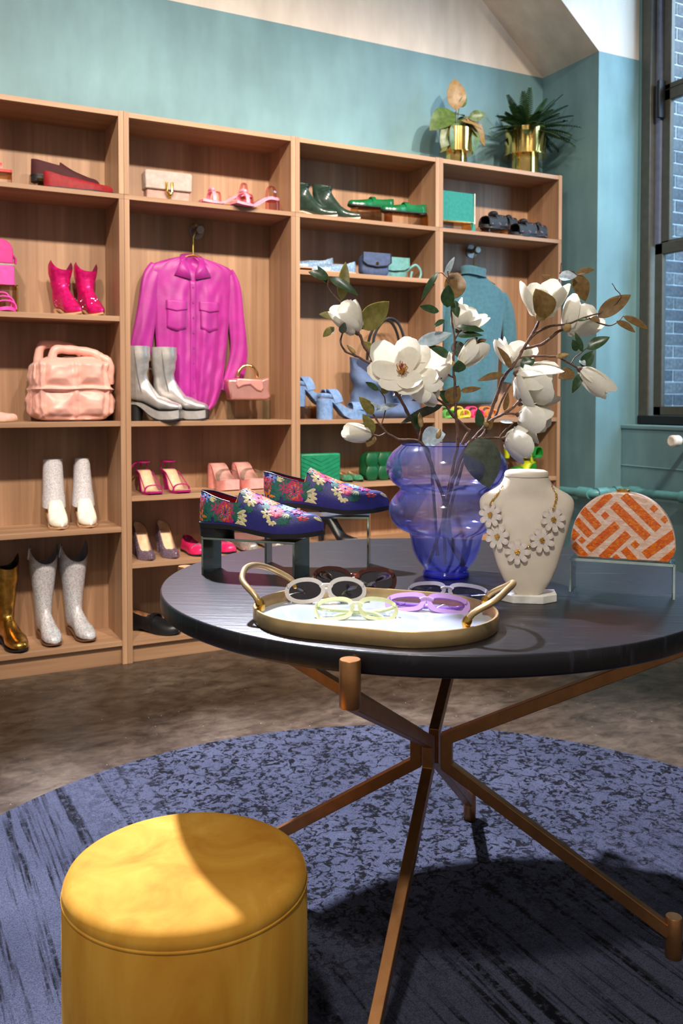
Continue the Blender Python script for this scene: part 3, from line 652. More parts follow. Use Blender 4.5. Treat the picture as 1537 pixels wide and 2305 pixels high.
# ---- left bookcase, bottom bay: gold boot, tall silver boots
GB = mat('gold_foil_leather', '#b98a3e', .22, .95, .2, 30, .5, 60)
t = thing('cowboy_boot', 'tall metallic gold cowboy boot at the picture edge', 'boot', (-.485, .24, .103), FR(-78), 'gold boots in the bottom bay')
boot(t, .25, .088, .375, .03, .012, GB, BLACK, BSOLE, .10, .105, 'round', vtop(.06), top_flare=1.1)
SG = glitter('silver_glitter', '#d2ccd0', '#9ff0e6', 300, .12, .35)
for i, (x, rz, lab) in enumerate([(-.31, -84, 'tall silver glitter western boot beside the gold boot'), (-.185, -78, 'tall silver glitter western boot nearer the shelf side')]):
    t = thing('western_boot', lab, 'boot', (x - .01, .245, .103), FR(rz), 'tall silver glitter boots')
    boot(t, .225, .080, .405, .035, .012, SG, mat('grey_lining', '#8d8a92', .8), mat('brown_sole', '#6b4a34', .6), .10, .100, 'round', vtop(.085), top_flare=1.2, ankle=.80, sole_t=.006)
    MB().tube([(.05, -.058, .40), (.03, -.06, .35)], .006, 6, (.3, 1)).build('pull_tab', SG, t)

# ---- second bookcase, topper: taupe clutch, pink slides
t = thing('flap_clutch', 'taupe leather flap clutch with gold hinge clasp', 'bag', (.215, .10, 2.0205), FR(-1))
TP = LEA('taupe_leather', '#a8958b', .5); TPD = LEA('dusty_rose_leather', '#a98478', .5)
MB().box(-.098, .098, -.03, .03, 0, .125).build('body', TPD, t, bevel=.006)
MB().prism([(-.105, .052), (.105, .052), (.107, .125), (.10, .134), (-.10, .134), (-.107, .125)], -.041, .032).build('flap', TP, t, bevel=.005)
c = MB(); c.tube([(-.012, -.045, .085), (-.013, -.046, .045), (-.004, -.046, .03), (.004, -.046, .03), (.013, -.046, .045), (.012, -.045, .085)], .006, 8); c.box(-.006, .006, -.047, -.041, .012, .036)
c.build('clasp', GOLD, t)
PKS = LEA('bubblegum_leather', '#e58fa0', .35); PKC = clear('pink_lucite', '#f8d8de', '#e59cb0', 2)
riser('shoe_riser', 'low smoked riser under the raised pink slide', .49, .66, .13, .23, 2.0205, .032, AMBER, GR)
for i, (x, y, z, rz, lab) in enumerate([(.65, .18, 2.0525, 184, 'pink slide with clear block heel raised on the riser'), (.735, .06, 2.0205, 196, 'pink slide with clear block heel lying in front on the shelf')]):
    t = thing('slide', lab, 'shoe', (x, y, z), FR(rz), 'pink clear heeled slides')
    sandal(t, .255, .08, .062, .010, 'square', PKS, PKS, [(.80, .05, .018, PKS), (.70, .05, .012, PKC), (.16, .055, .014, PKC)], heel_m=PKC, heel_kw=dict(l=.24, taper=1.0))
    m = MB(); m.ball((.8 * .255, 0, .07), .014, 8, sc=(1, 1.6, .8)); m.ball((.8 * .255, .018, .066), .011, 8); m.ball((.8 * .255, -.018, .066), .011, 8); m.build('knot', PKS, t)
# ---- second bookcase, blouse on its hanger and peg
STEEL = metal_mat('brushed_nickel', '#9a938a', .42)
def peg(name, label, x, z):
    t = thing(name, label, 'hook', (x, .268, z))
    MB().tube([(0, 0, 0), (0, -.006, 0)], .036, 28).build('rosette', STEEL, t)
    MB().tube([(0, -.004, 0), (0, -.05, 0)], .012, 16).build('stem', STEEL, t)
    MB().tube([(0, -.045, 0), (0, -.05, 0), (0, -.066, 0), (0, -.07, 0)], [.016, .021, .021, .017], 20).build('knob', STEEL, t)
peg('wall_peg', 'round nickel peg above the magenta blouse', .405, 1.940)
BRASS = metal_mat('brass_wire', '#c9a14a', .3)
def hanger(label, x, y, z, w, drop, zb):
    t = thing('clothes_hanger', label, 'hanger', (x, y, z))
    MB().tube([(.0, 0, .006), (.012, 0, .012), (.018, 0, .0), (.012, 0, -.025), (0, 0, -.05), (0, 0, -.135)], .0035, 8).build('hook', BRASS, t)
    MB().tube(smooth_path([(-w / 2, 0, -.135 - drop), (-w * .3, 0, -.135 - drop * .62), (0, 0, -.135), (w * .3, 0, -.135 - drop * .62), (w / 2, 0, -.135 - drop)], 4), .005, 8).build('arms', BRASS, t)
    MB().tube([(-w / 2, 0, -.135 - drop), (w / 2, 0, -.135 - drop)], .0035, 8).build('bar', BRASS, t)
    return t
hanger('brass hanger inside the magenta blouse collar',   .375, .222, 1.955, .30, .06, 0)
MAG = mat('magenta_satin', '#9c1a7e', .48, 0, .07, 14, .15, 60, sheen=.12); MAGD = mat('magenta_inside', '#7d1560', .6, 0, .06, 14)
def garment_body(rows, yc, foldf, n=40, mb=None, back=.012, zf=None):
    R = []
    for (z, xl, xr, th) in rows:
        mid, hw = (xl + xr) / 2, (xr - xl) / 2; ring = []
        for i in range(n + 1):
            u = -1 + 2 * i / n; k = max(0, 1 - abs(u) ** 3) ** .6
            ring.append((mid + hw * u, yc - th * k - foldf(u, z) * k, z + (zf(u, z) if zf else 0)))
        for i in range(1, n):
            u = 1 - 2 * i / n; ring.append((mid + hw * u, yc + back * (1 - u * u), z + (zf(u, z) if zf else 0)))
        R.append(ring)
    return (mb or MB()).rings(R, True, True, True)
def resample(rows, n):
    z0, z1 = rows[0][0], rows[-1][0]; rr = [(-r[0],) + tuple(r[1:]) for r in rows]
    return [(lerp(z0, z1, i / n),) + tuple(interp(-lerp(z0, z1, i / n), rr)) for i in range(n + 1)]
def sleeve(t, name, m, pts, rad, flat=(1, .55), seed=0):
    p = smooth_path(pts, 6); r = [interp(i / (len(p) - 1), rad) for i in range(len(p))]
    mb = MB(); R = []
    for i, q in enumerate(p):
        tt = (p[min(i + 1, len(p) - 1)] - p[max(i - 1, 0)]).normalized(); a = Vector((0, 1, 0)); b = tt.cross(a).normalized()
        R.append([q + b * (r[i] * math.cos(2 * PI * j / 28)) * flat[0] + a * (r[i] * flat[1] * math.sin(2 * PI * j / 28)) * (1 + .22 * math.sin(5 * 2 * PI * j / 28 + i * .25 + seed)) for j in range(28)])
    return mb.rings(R, True, True, True).build(name, m, t, angle=80)
bo = (.36, .210, 1.80)
t = thing('blouse', 'magenta satin button blouse hanging in the oak bookcase', 'blouse', bo)
rows = [(1.808, .305, .415, .012), (1.795, .255, .475, .018), (1.775, .195, .54, .022), (1.75, .168, .572, .024), (1.70, .176, .566, .027), (1.6, .186, .552, .030), (1.45, .19, .54, .032), (1.3, .20, .525, .033), (1.18, .215, .505, .034), (1.12, .24, .48, .032), (1.085, .28, .44, .026)]
rows = [(z - bo[2], a - bo[0], b - bo[0], th) for z, a, b, th in resample(rows, 60)]
def bfold(u, z):
    d = min(1, max(0, (-.04 - z) / .35)); e = max(0, 1 - abs(z + .02) / .05)
    f = .0075 * d * math.sin(u * 8.5 + z * 2 + .8 * math.sin(z * 5)) + .005 * d * math.sin(u * 19 - z * 5 + 1) + .006 * mnoise.noise(Vector((u * 2.5, z * 6, 2))) * min(1, d * 4) + .004 * mnoise.noise(Vector((u * 7, z * 16, 4)))
    return f - e * .03 * max(0, 1 - abs(u) * 2.4)
def bfront(x, z):
    th, xl, xr = interp(-z, [(-r[0], r[3], r[1], r[2]) for r in rows]); u = max(-1, min(1, (x - (xl + xr) / 2) / ((xr - xl) / 2))); k = max(0, 1 - abs(u) ** 3) ** .6
    return -th * k - bfold(u, z) * k
garment_body(rows, 0, bfold, 64).build('body', MAG, t, angle=80)
sleeve(t, 'sleeve', MAG, [(-.160, .004, -.038), (-.188, .0, -.11), (-.208, .0, -.25), (-.232, .0, -.385), (-.240, 0, -.45)], [(0, .030), (.2, .044), (.6, .048), (1, .054)], (1, .34))
sleeve(t, 'sleeve', MAG, [(.180, .004, -.045), (.206, .0, -.12), (.222, .0, -.26), (.235, 0, -.38), (.230, 0, -.47), (.19, .0, -.62)], [(0, .030), (.2, .040), (.6, .042), (.8, .046), (1, .052)], (1, .34), 2)
def flat_piece(name, m, x0, x1, z0, z1, lift, point=0, n=8, th=.0022):
    R = []
    for i in range(n + 1):
        q = i / n; R.append([(lerp(x0, x1, j / n), bfront(lerp(x0, x1, j / n), lerp(z0, z1, q)) - lift, lerp(z0, z1 - point * (1 - abs(2 * j / n - 1)), q)) for j in range(n + 1)])
    return MB().rings(R, False).build(name, m, t, solid=th, angle=80)
for sgn in (-1, 1):
    c = MB(); c.add([(sgn * .050, .006, .018), (sgn * .057, -.012, .004), (sgn * .060, -.030, -.028), (sgn * .088, bfront(sgn * .088, -.075) - .006, -.082), (sgn * .010, bfront(0, -.10) - .010, -.100), (sgn * .014, -.030, -.064), (sgn * .034, -.018, -.008)], [(0, 1, 6), (1, 2, 5, 6), (2, 3, 4, 5)]); c.build('collar', MAG, t, solid=.003)
c = MB(); c.rings([[(.050 * math.cos(a), .008 + .006 * math.sin(a), .016 + .012 * math.sin(a) + h) for a in [PI * i / 12 for i in range(13)]] for h in (0, -.03, -.06)], False); c.build('collar_back', MAGD, t, solid=.002)
R = []
for i in range(29): z = -.10 - .0205 * i; R.append([(x, bfront(x, z) - .0028, z) for x in (-.014, -.005, .005, .014)])
MB().rings(R, False).build('placket', MAG, t, solid=.003, angle=80)
for i in range(8):
    z = -.135 - .07 * i; y = bfront(0, z); MB().tube([(0, y - .004, z), (0, y - .0065, z)], .0042, 10).build('button', MAGD, t)
for x0, x1 in ((-.128, -.028), (.03, .126)):
    flat_piece('pocket', MAG, x0 + .004, x1 - .004, -.215, -.325, .0016, .016)
    flat_piece('pocket_flap', MAG, x0, x1, -.198, -.238, .005, .010)
# ---- second bookcase: silver platform boots, small metallic bag
for (x, y, rz, lab) in [(.172, .158, -33, 'silver platform ankle boot standing further into the bay'), (.042, .132, -33, 'silver platform ankle boot standing at the shelf edge')]:
    t = thing('platform_boot', lab, 'boot', (x, y, 1.051), FR(rz), 'silver platform boots')
    boot(t, .24, .088, .33, .085, .045, SILV, mat('grey_lining', '#8d8a92', .8), BSOLE, .105, .10, 'square', None, heel_taper=.85, platform=lambda s: .045 if s > .45 else lerp(.012, .045, max(0, (s - .2) / .25)), top_flare=1.05)
    sole_part(.24, .094, .083, .043, lambda s: .036 if s > .45 else lerp(.010, .036, max(0, (s - .2) / .25)), 'square', 'platform', SILV, t, 1.075)
    MB().tube([(.045, -.05, .33), (.06, -.048, .2), (.075, -.045, .13)], .0025, 6).build('zip', STEEL, t)
riser('bag_riser', 'clear acrylic riser holding the small rose gold bag', .53, .715, .10, .20, 1.051, .093, ACR, GR)
t = thing('mini_bag', 'small rose gold metallic handbag with gold ring handle', 'bag', (.612, .14, 1.1445), FR(-3)); t.scale = (1.08, 1.08, 1.08)
RG = mat('rose_gold_leather', '#e3a49a', .22, .7, .05, 20)
MB().prism([(-.085, 0), (.085, 0), (.098, .012), (.088, .05), (.092, .10), (.04, .085), (-.05, .09), (-.10, .088), (-.095, .05)], -.035, .035).build('body', RG, t, bevel=.008)
MB().prism([(-.06, .093), (.055, .088), (.062, .05), (.05, .035), (.03, .042), (.0, .066), (-.03, .062), (-.055, .05), (-.064, .065)], -.043, .033).build('flap', mat('rose_leather', '#d99a92', .32, .4, .05), t, bevel=.005)
p = [(.0 + .045 * math.cos(a), 0, .098 + .052 * math.sin(a)) for a in [PI * i / 14 for i in range(15)]]
MB().tube(p, [.0065 + .003 * abs(math.sin(i * .9)) for i in range(15)], 10).build('handle', metal_mat('pale_gold', '#e6c583', .18), t)
# ---- second bookcase: magenta sandals and pink mules
MS = mat('magenta_metallic_strap', '#b81d74', .35, .3, .08)
for (x, rz, lab) in [(.135, -88, 'magenta strappy heeled sandal with its ankle tie trailing'), (.25, -84, 'magenta strappy heeled sandal beside its trailing mate')]:
    t = thing('heeled_sandal', lab, 'shoe', (x - .012, .235, .727), FR(rz), 'magenta strappy sandals')
    sandal(t, .225, .078, .095, .010, 'square', MS, NUDE, [(.84, .03, .012)], plat_t=.009, heel_kw=dict(l=.10, taper=.5, wk=.45))
    ankle_loop(t, MS, .225, .095, .04, .0028, tail=(x < .2))
    for sg in (-1, 1): MB().tube([(.0 + .02, sg * .026, .10), (.09, sg * .032, .085), (.19, sg * .038, .022)], .0025, 6).build('strap', MS, t)
MU = LEA('salmon_pink_leather', '#e8968e', .42); MUI = LEA('dusty_insole', '#c98f84', .6)
for (x, lab) in [(.475, 'salmon pink platform mule with clear strap, in full view'), (.595, 'salmon pink platform mule partly behind the floral loafer')]:
    t = thing('platform_mule', lab, 'shoe', (x - .0, .235, .727), FR(-86), 'salmon pink platform mules')
    sandal(t, .215, .095, .115, .045, 'square', MU, MUI, [(.72, .05, .05, ACR)], plat_t=.045, heel_kw=dict(l=.34, taper=1.0, wk=.88))
# ---- second bookcase: purple pumps, pink flats, silver flats, black loafers
PG = glitter('mauve_glitter', '#8a7488', '#f3e9f5', 600, .5, .35)
for (x, lab) in [(.105, 'mauve glitter pointed pump beside the shelf side'), (.215, 'mauve glitter pointed pump next to the hot pink flat')]:
    t = thing('pump', lab, 'shoe', (x - .005, .235, .435), FR(-86), 'mauve glitter pumps')
    lowcut(t, LowCut(.215, .078, .10, .006, .05, .030, .034, .024, .70, 'point', throat=.06), PG, NUDE, PG, .004, .12, None, .5)
HF = LEA('hot_pink_flat', '#e0245f', .32, coat=.3)
for (x, lab) in [(.335, 'hot pink ballet flat left of the mirror riser leg'), (.475, 'hot pink ballet flat with rhinestone bow between the riser legs')]:
    t = thing('ballet_flat', lab, 'shoe', (x, .245, .435), FR(-86), 'hot pink ballet flats')
    lowcut(t, LowCut(.22, .082, .012, .008, .06, .04, .042, .03, .62, 'round'), HF, PKL, BSOLE)
    m = MB(); [m.ball((.158 + rnd.uniform(-.006, .006), (k - 6) * .0052, .050 - .0004 * (k - 6) ** 2), .0042, 6) for k in range(13)]; m.build('rhinestone_bow', RHI, t)
SF = glitter('silver_fine_glitter', '#c9bdb2', '#ffffff', 500, .6, .3)
for (x, lab) in [(.585, 'silver glitter ballet flat right of the hot pink flats'), (.715, 'silver glitter ballet flat almost hidden behind the mirror riser')]:
    t = thing('ballet_flat', lab, 'shoe', (x, .245, .435), FR(-86), 'silver glitter ballet flats')
    lowcut(t, LowCut(.22, .082, .012, .008, .05, .04, .042, .03, .60, 'round'), SF, NUDE, BSOLE)
for (x, y, rz, lab) in [(.075, .225, -55, 'black leather loafer with gold bit on the bottom shelf'), (.235, .225, -58, 'black leather loafer tucked behind the table edge')]:
    t = thing('loafer', lab, 'shoe', (x, y, .097), FR(rz), 'black loafers on the bottom shelf')
    lowcut(t, LowCut(.27, .092, .022, .010, .062, .05, .068, .036, .40, 'round'), BLACK, TAN, BSOLE)
    strap(t, 'strap', BLACK, .27, .092, .022, .010, 'round', .50, .068, .022, .002)
    MB().tube([(.135, -.02, .078), (.135, .02, .078)], .0035, 8).build('horsebit', GOLD, t)

# ---- third bookcase, topper: green boots, green loafers
DG = mat('dark_green_patent', '#26382f', .25, 0, .2, 30, .3, 80, coat=.5)
for (x, y, lab) in [(.865, .19, 'dark green patent ankle boot against the shelf side'), (.99, .19, 'dark green patent ankle boot next to the green loafers')]:
    t = thing('ankle_boot', lab, 'boot', (x, y, 2.0205), FR(-45), 'dark green patent boots')
    boot(t, .235, .08, .175, .04, .009, DG, BLACK, mat('pale_sole', '#c9bda6', .5), .10, .09, 'point', lambda a: -.008 * math.cos(a), heel_taper=.9)
GP = mat('green_patent', '#086236', .22, 0, .1, 20, coat=.6); GPD = LEA('green_lining', '#0b4a2c', .5)
riser('shoe_riser', 'amber riser under the rear green loafer', 1.20, 1.40, .13, .21, 2.0205, .095, AMBER, GR)
riser('shoe_riser', 'amber riser under the front green loafer', 1.34, 1.555, .035, .105, 2.0205, .062, AMBER, GR)
for (x, y, z, lab) in [(1.43, .17, 2.1155, 'green patent slingback loafer raised at the rear'), (1.565, .07, 2.0825, 'green patent slingback loafer in front on the lower riser')]:
    t = thing('loafer', lab, 'shoe', (x, y, z), FR(178), 'green patent loafers')
    lowcut(t, LowCut(.26, .08, .012, .008, .048, .036, .044, .026, .50, 'round'), GP, GPD, BSOLE)
    m = MB(); [m.ball((.175 + .012 * k, .035, .03), .003, 6) for k in range(3)]; m.build('studs', GOLD, t)
    strap(t, 'strap', GP, .26, .08, .012, .008, 'round', .48, .05, .02, .002)
# ---- third bookcase, small bay: blue flats, small bags
BFM = glitter('pale_blue_glitter', '#86a2c0', '#ffffff', 500, .3, .4)
riser('shoe_riser', 'amber riser under the rear pale blue flat', .84, .99, .14, .22, 1.756, .028, AMBER, GR)
for (x, y, z, lab) in [(1.085, .18, 1.784, 'pale blue sparkly flat raised at the back'), (1.155, .075, 1.756, 'pale blue sparkly flat in front at the shelf edge')]:
    t = thing('ballet_flat', lab, 'shoe', (x, y, z), FR(183), 'pale blue sparkly flats')
    lowcut(t, LowCut(.24, .078, .012, .008, .056, .034, .034, .024, .62, 'point'), BFM, NUDE, TAN)
def flapbag(label, loc, rz, w, d, h, m, md, clasp, strapm):
    t = thing('shoulder_bag', label, 'bag', loc, rz)
    MB().rings(softbox(w, d, h, 5, 8, .96), True, True, True).build('body', m, t, angle=70)
    f = MB(); pts = [(-w * .5, h * 1.02), (-w * .51, h * .62), (-w * .36, h * .48), (0, h * .42), (w * .36, h * .48), (w * .51, h * .62), (w * .5, h * 1.02)]
    f.prism(pts, -d / 2 - .008, -d / 2 + .003).build('flap', m, t, bevel=.002)
    MB().tube([(x, -d / 2 - .009, z) for x, z in pts], .003, 6).build('piping', md, t)
    if clasp: MB().tube([(0, -d / 2 - .012, h * .56), (0, -d / 2 - .006, h * .56)], .008, 12).build('clasp', clasp, t)
    return t
NV = mat('denim_blue_canvas', '#3c4a6a', .7, 0, .12, 60, .3, 400); AQ = LEA('aqua_leather', '#5f9596', .5)
flapbag('navy denim mini flap bag with dark piping', (1.265, .085, 1.756), FR(-2), .155, .065, .115, NV, BLACK, GOLD, BLACK)
t = flapbag('pale aqua flap bag behind the navy one', (1.40, .16, 1.756), FR(-2), .19, .06, .115, AQ, AQ, None, AQ)
MB().tube(smooth_path([(.09, -.02, .05), (.135, -.035, .085), (.165, -.04, .05), (.15, -.04, .008), (.11, -.035, .012), (.115, -.035, .05)], 5), .006, 8, (1, .5)).build('strap', AQ, t)
MB().tube(smooth_path([(-.03, -.034, .05), (.02, -.036, .045), (.06, -.036, .06), (.095, -.03, .085)], 4), .002, 6).build('cord', BLACK, t)
# ---- third bookcase: denim platform sandals and tote
DN = mat('light_denim', '#6a88b2', .75, 0, .12, 50, .35, 500); DNI = LEA('cognac_insole', '#a0603c', .55); DND = mat('washed_denim', '#48597a', .75, 0, .16, 14, .35, 500)
riser('shoe_riser', 'amber riser under the raised denim sandal', .83, .985, .12, .22, 1.05, .062, AMBER, GR)
for (x, y, z, lab) in [(.845, .17, 1.112, 'light denim platform sandal raised on the riser'), (.95, .08, 1.05, 'light denim platform sandal in front on the shelf')]:
    t = thing('platform_sandal', lab, 'shoe', (x, y, z), FR(-8), 'light denim platform sandals')
    sandal(t, .25, .092, .10, .046, 'round', DN, DNI, [(.80, .036, .06), ], plat_t=.046, heel_kw=dict(l=.30, taper=.96, wk=.95))
    strap(t, 'strap', DN, .25, .092, .10, .046, 'round', .40, .062, .042, .003, .0, pull=.12)
    k = LowCut(.25, .090, .10, .046, .05, .04, .04, .03, .30, 'round')
    R = [[k.pt(sd, s, a) + Vector((0, 0, .0)) for a in (.05, .25, .42)] for sd, s in [(-1, s) for s in (.3, .2, .12, .05, .0)] + [(1, s) for s in (.05, .12, .2, .3)]]
    MB().rings(R, False).build('heel_cup', DN, t, solid=.004)
t = thing('tote_bag', 'slouchy washed denim tote bag with tall dark handles', 'bag', (1.365, .14, 1.05), FR(-3))
R = []; n = 48; rows_ = 26
for i in range(rows_ + 1):
    q = i / rows_; wv = lerp(.40, .37, q) * (1 - .10 * math.exp(-((q - .52) / .10) ** 2)); dv = lerp(.14, .08, q); dz = 0; ring = []
    k = 1 if q > .08 else .9 + .1 * q / .08
    for j in range(n):
        a = 2 * PI * j / n; x = wv / 2 * sgnpow(math.cos(a), .55) * k; y = dv / 2 * sgnpow(math.sin(a), .7) * k
        y += .018 * math.sin(q * 13) * math.sin(a) + .010 * mnoise.noise(Vector((x * 10, q * 7, a)))
        x += -.022 * max(0, q - .5) + .008 * mnoise.noise(Vector((q * 8, a * 2, 5)))
        ring.append((x, y, .29 * q - .030 * q * max(0, x) / .2 * 1.6 + (.02 * math.cos(a) ** 2 * q)))
    R.append(ring)
MB().rings(R, True, True, False).build('body', DND, t, angle=80)
MB().rings([[(lerp(0, p[0], .97), p[1] * .93, p[2] - .002) for p in R[-1]], [(p[0] * .9, p[1] * .8, p[2] - .08) for p in R[-1]]], True, False, True).build('lining', mat('dark_lining', '#2c3550', .8), t)
for y, dx in ((-.05, 0), (.035, .015)):
    MB().tube(smooth_path([(-.10 + dx, y, .22), (-.10 + dx, y, .30), (-.085 + dx, y, .42), (-.03 + dx, y, .495), (.03 + dx, y, .50), (.075 + dx, y, .43), (.095 + dx, y, .30), (.098 + dx, y, .20)], 6), .008, 8, (1, .7)).build('handle', BLACK, t)
g = MB(); g.box(.0, .055, -.079, -.073, .10, .20, 0)
for k in range(3):
    z = .115 + .028 * k; g.tube([(.006, -.081, z), (.018, -.081, z + .018), (.028, -.081, z), (.038, -.081, z + .018), (.05, -.081, z)], .0028, 6, mi=1)
g.build('patch', [mat('navy_print', '#1c2746', .7), mat('white_print', '#e9edf2', .7)], t)
# ---- third bookcase, lower bays: green clutch, woven bag, green flats, black pump
GC = LEA('kelly_green_leather', '#0f7550', .45)
t = thing('quilted_clutch', 'kelly green clutch with stitched chevron front', 'bag', (.965, .09, .738), FR(-2))
MB().box(-.105, .105, -.022, .022, 0, .145).build('body', GC, t, bevel=.007)
g = MB()
for k in range(8):
    z = .0 + k * .021; pts = [(x, -.0232, z + abs(x) * .45) for x in (-.1, -.05, 0, .05, .1)]; pts = [p for p in pts if .004 < p[2] < .142]
    if len(pts) > 1: g.tube(pts, .0012, 5)
g.build('stitching', GC, t)
MB().tube([(0, -.022, .03), (0, -.027, .03)], .008, 12).build('clasp', STEEL, t)
t = thing('woven_bag', 'emerald green woven pouch bag with puffy squares', 'bag', (1.325, .13, .738), FR(-2))
GW = LEA('emerald_leather', '#064c28', .42)
MB().rings(softbox(.215, .10, .14, 4, 10, .95), True, True, True).build('body', GW, t, angle=80)
for i in range(3):
    for j in range(2):
        m = MB().rings(softbox(.072, .03, .068, 3.5, 6, 1, 16, .5), True, True, True); o = m.build('woven_square', GW, t); o.location = (-.069 + .069 * i, -.048, .004 + .066 * j)
GF = glitter('green_glitter', '#5fb98a', '#ffffff', 420, .4, .35)
for (x, lab) in [(1.125, 'green glitter ballet flat between the clutch and woven bag'), (1.185, 'green glitter ballet flat beside the woven pouch')]:
    t = thing('ballet_flat', lab, 'shoe', (x + .03, .25, .738), FR(-100), 'green glitter flats')
    lowcut(t, LowCut(.215, .052, .010, .007, .028, .022, .026, .016, .6, 'point'), GF, NUDE, BSOLE)
t = thing('pump', 'black pump with a small gold stud behind the table', 'shoe', (1.02, .20, .435), FR(-60))
lowcut(t, LowCut(.23, .08, .10, .006, .06, .04, .04, .026, .55, 'point'), BLACK, BLACK, BSOLE, .005, .14, None, .6)
MB().ball((.03, -.034, .12), .005, 8).build('stud', GOLD, t)

# ---- fourth bookcase: teal clutch, black floral sandals
TL = mat('turquoise_canvas', '#16786e', .75, 0, .08, 60, .3, 500); FRG = mat('cream_fringe', '#d9dccd', .8)
riser('bag_riser', 'dark riser under the turquoise fringed clutch', 1.645, 1.85, .06, .16, 2.0205, .055, AMBER, GR)
t = thing('fold_clutch', 'turquoise fold-over clutch with beaded cream edge', 'bag', (1.755, .10, 2.0755), FR(-4))
MB().prism([(-.115, .0), (.115, 0), (.112, .155), (-.112, .16)], -.018, .018).build('body', TL, t, bevel=.005)
g = MB(); [g.ball((-.115 + .0092 * k, -.02, .0), .005, 6) for k in range(26)]; [g.ball((.116, -.02, .008 * k), .0042, 6) for k in range(20)]; g.build('beaded_edge', FRG, t)
MB().tube([(.10, -.02, .0), (.104, -.03, -.03), (.10, -.03, -.054)], .012, 8, (1, .5)).build('tassel', TL, t)
def florpat(name, base, cols, sc=70):
    m, nt, b = base_mat(name); v = coords(nt); vo = N(nt, 'ShaderNodeTexVoronoi'); vo.inputs['Scale'].default_value = sc; L(nt, v, vo.inputs['Vector'])
    s_ = N(nt, 'ShaderNodeSeparateColor'); L(nt, vo.outputs['Color'], s_.inputs[0])
    st = [(i / len(cols), c) for i, c in enumerate(cols)]
    r = N(nt, 'ShaderNodeValToRGB'); r.color_ramp.interpolation = 'CONSTANT'; e = r.color_ramp.elements
    while len(e) < len(st): e.new(.5)
    for i, (p, c) in enumerate(st): e[i].position = p; e[i].color = lin(c)
    L(nt, s_.outputs[0], r.inputs[0])
    L(nt, mix(nt, ramp(nt, vo.outputs['Distance'], [(.35, '#ffffff'), (.5, '#000000')]), base, r.outputs[0]), b.inputs['Base Color']); b.inputs['Roughness'].default_value = .6
    return m
BF = florpat('black_floral_satin', '#121216', ['#101014', '#131318', '#7d5560', '#101014', '#0f0f13', '#141418', '#101014', '#4a4a34', '#111115'], 110)
riser('shoe_riser', 'dark riser under the raised black floral sandal', 1.985, 2.13, .10, .19, 2.0205, .045, AMBER, GR)
for (x, y, z, lab) in [(2.205, .15, 2.0655, 'black floral slide with a knot, raised at the rear'), (2.335, .06, 2.0205, 'black floral slide with a knot, in front on the shelf')]:
    t = thing('slide', lab, 'shoe', (x, y, z), FR(185), 'black floral slides')
    sandal(t, .25, .092, .024, .016, 'round', BF, BLACK, [(.76, .052, .085, BF), (.56, .066, .075, BF), (.20, .055, .06, BF)])
    MB().ball((.17, 0, .085), .022, 10, sc=(1.1, 1.5, .8)).build('knot', BF, t); MB().ball((.06, 0, .08), .018, 10, sc=(1, 1.4, .8)).build('knot', BF, t)
# ---- fourth bookcase: teal sweater
peg('wall_peg', 'round nickel peg above the teal sweater', 1.985, 1.965)
hanger('brass hanger hidden inside the teal sweater', 1.975, .222, 1.98, .28, .06, 0)
SWM = mat('teal_knit', '#3a6570', .85, 0, .08, 60, .3, 700, sheen=.2)
so = (1.93, .205, 1.80)
t = thing('sweater', 'teal turtleneck sweater hanging behind the magnolias', 'sweater', so)
rows = [(1.83, 1.88, 2.03, .03), (1.80, 1.86, 2.06, .032), (1.76, 1.80, 2.14, .034), (1.72, 1.765, 2.185, .036), (1.6, 1.77, 2.16, .045), (1.4, 1.765, 2.13, .05), (1.2, 1.76, 2.12, .05), (1.14, 1.765, 2.115, .045), (1.12, 1.775, 2.105, .035)]
rows = [(z - so[2], a - so[0], b - so[0], th) for z, a, b, th in resample(rows, 36)]
garment_body(rows, 0, lambda u, z: .007 * math.sin(u * 8 + z * 4) * min(1, max(0, -z * 3)) + .006 * mnoise.noise(Vector((u * 3, z * 6, 7)))).build('body', SWM, t, angle=80)
R = [[(.02 + r * math.cos(a), -.012 + r * .45 * math.sin(a), z + .006 * math.sin(a * 2)) for a in [2 * PI * j / 28 for j in range(28)]] for r, z in ((.085, .02), (.078, .035), (.082, .055), (.078, .066), (.066, .066), (.06, .03))]
MB().rings(R, True).build('turtleneck', SWM, t, angle=80)
sleeve(t, 'sleeve', SWM, [(.215, 0, -.07), (.255, 0, -.16), (.275, 0, -.30), (.27, 0, -.45), (.255, 0, -.56)], [(0, .035), (.25, .048), (.7, .045), (1, .04)], (1, .5), 1)
sleeve(t, 'sleeve', SWM, [(-.145, .01, -.07), (-.19, .01, -.16), (-.21, .01, -.30), (-.205, .01, -.45), (-.19, .01, -.56)], [(0, .035), (.25, .045), (.7, .043), (1, .04)], (1, .5), 3)
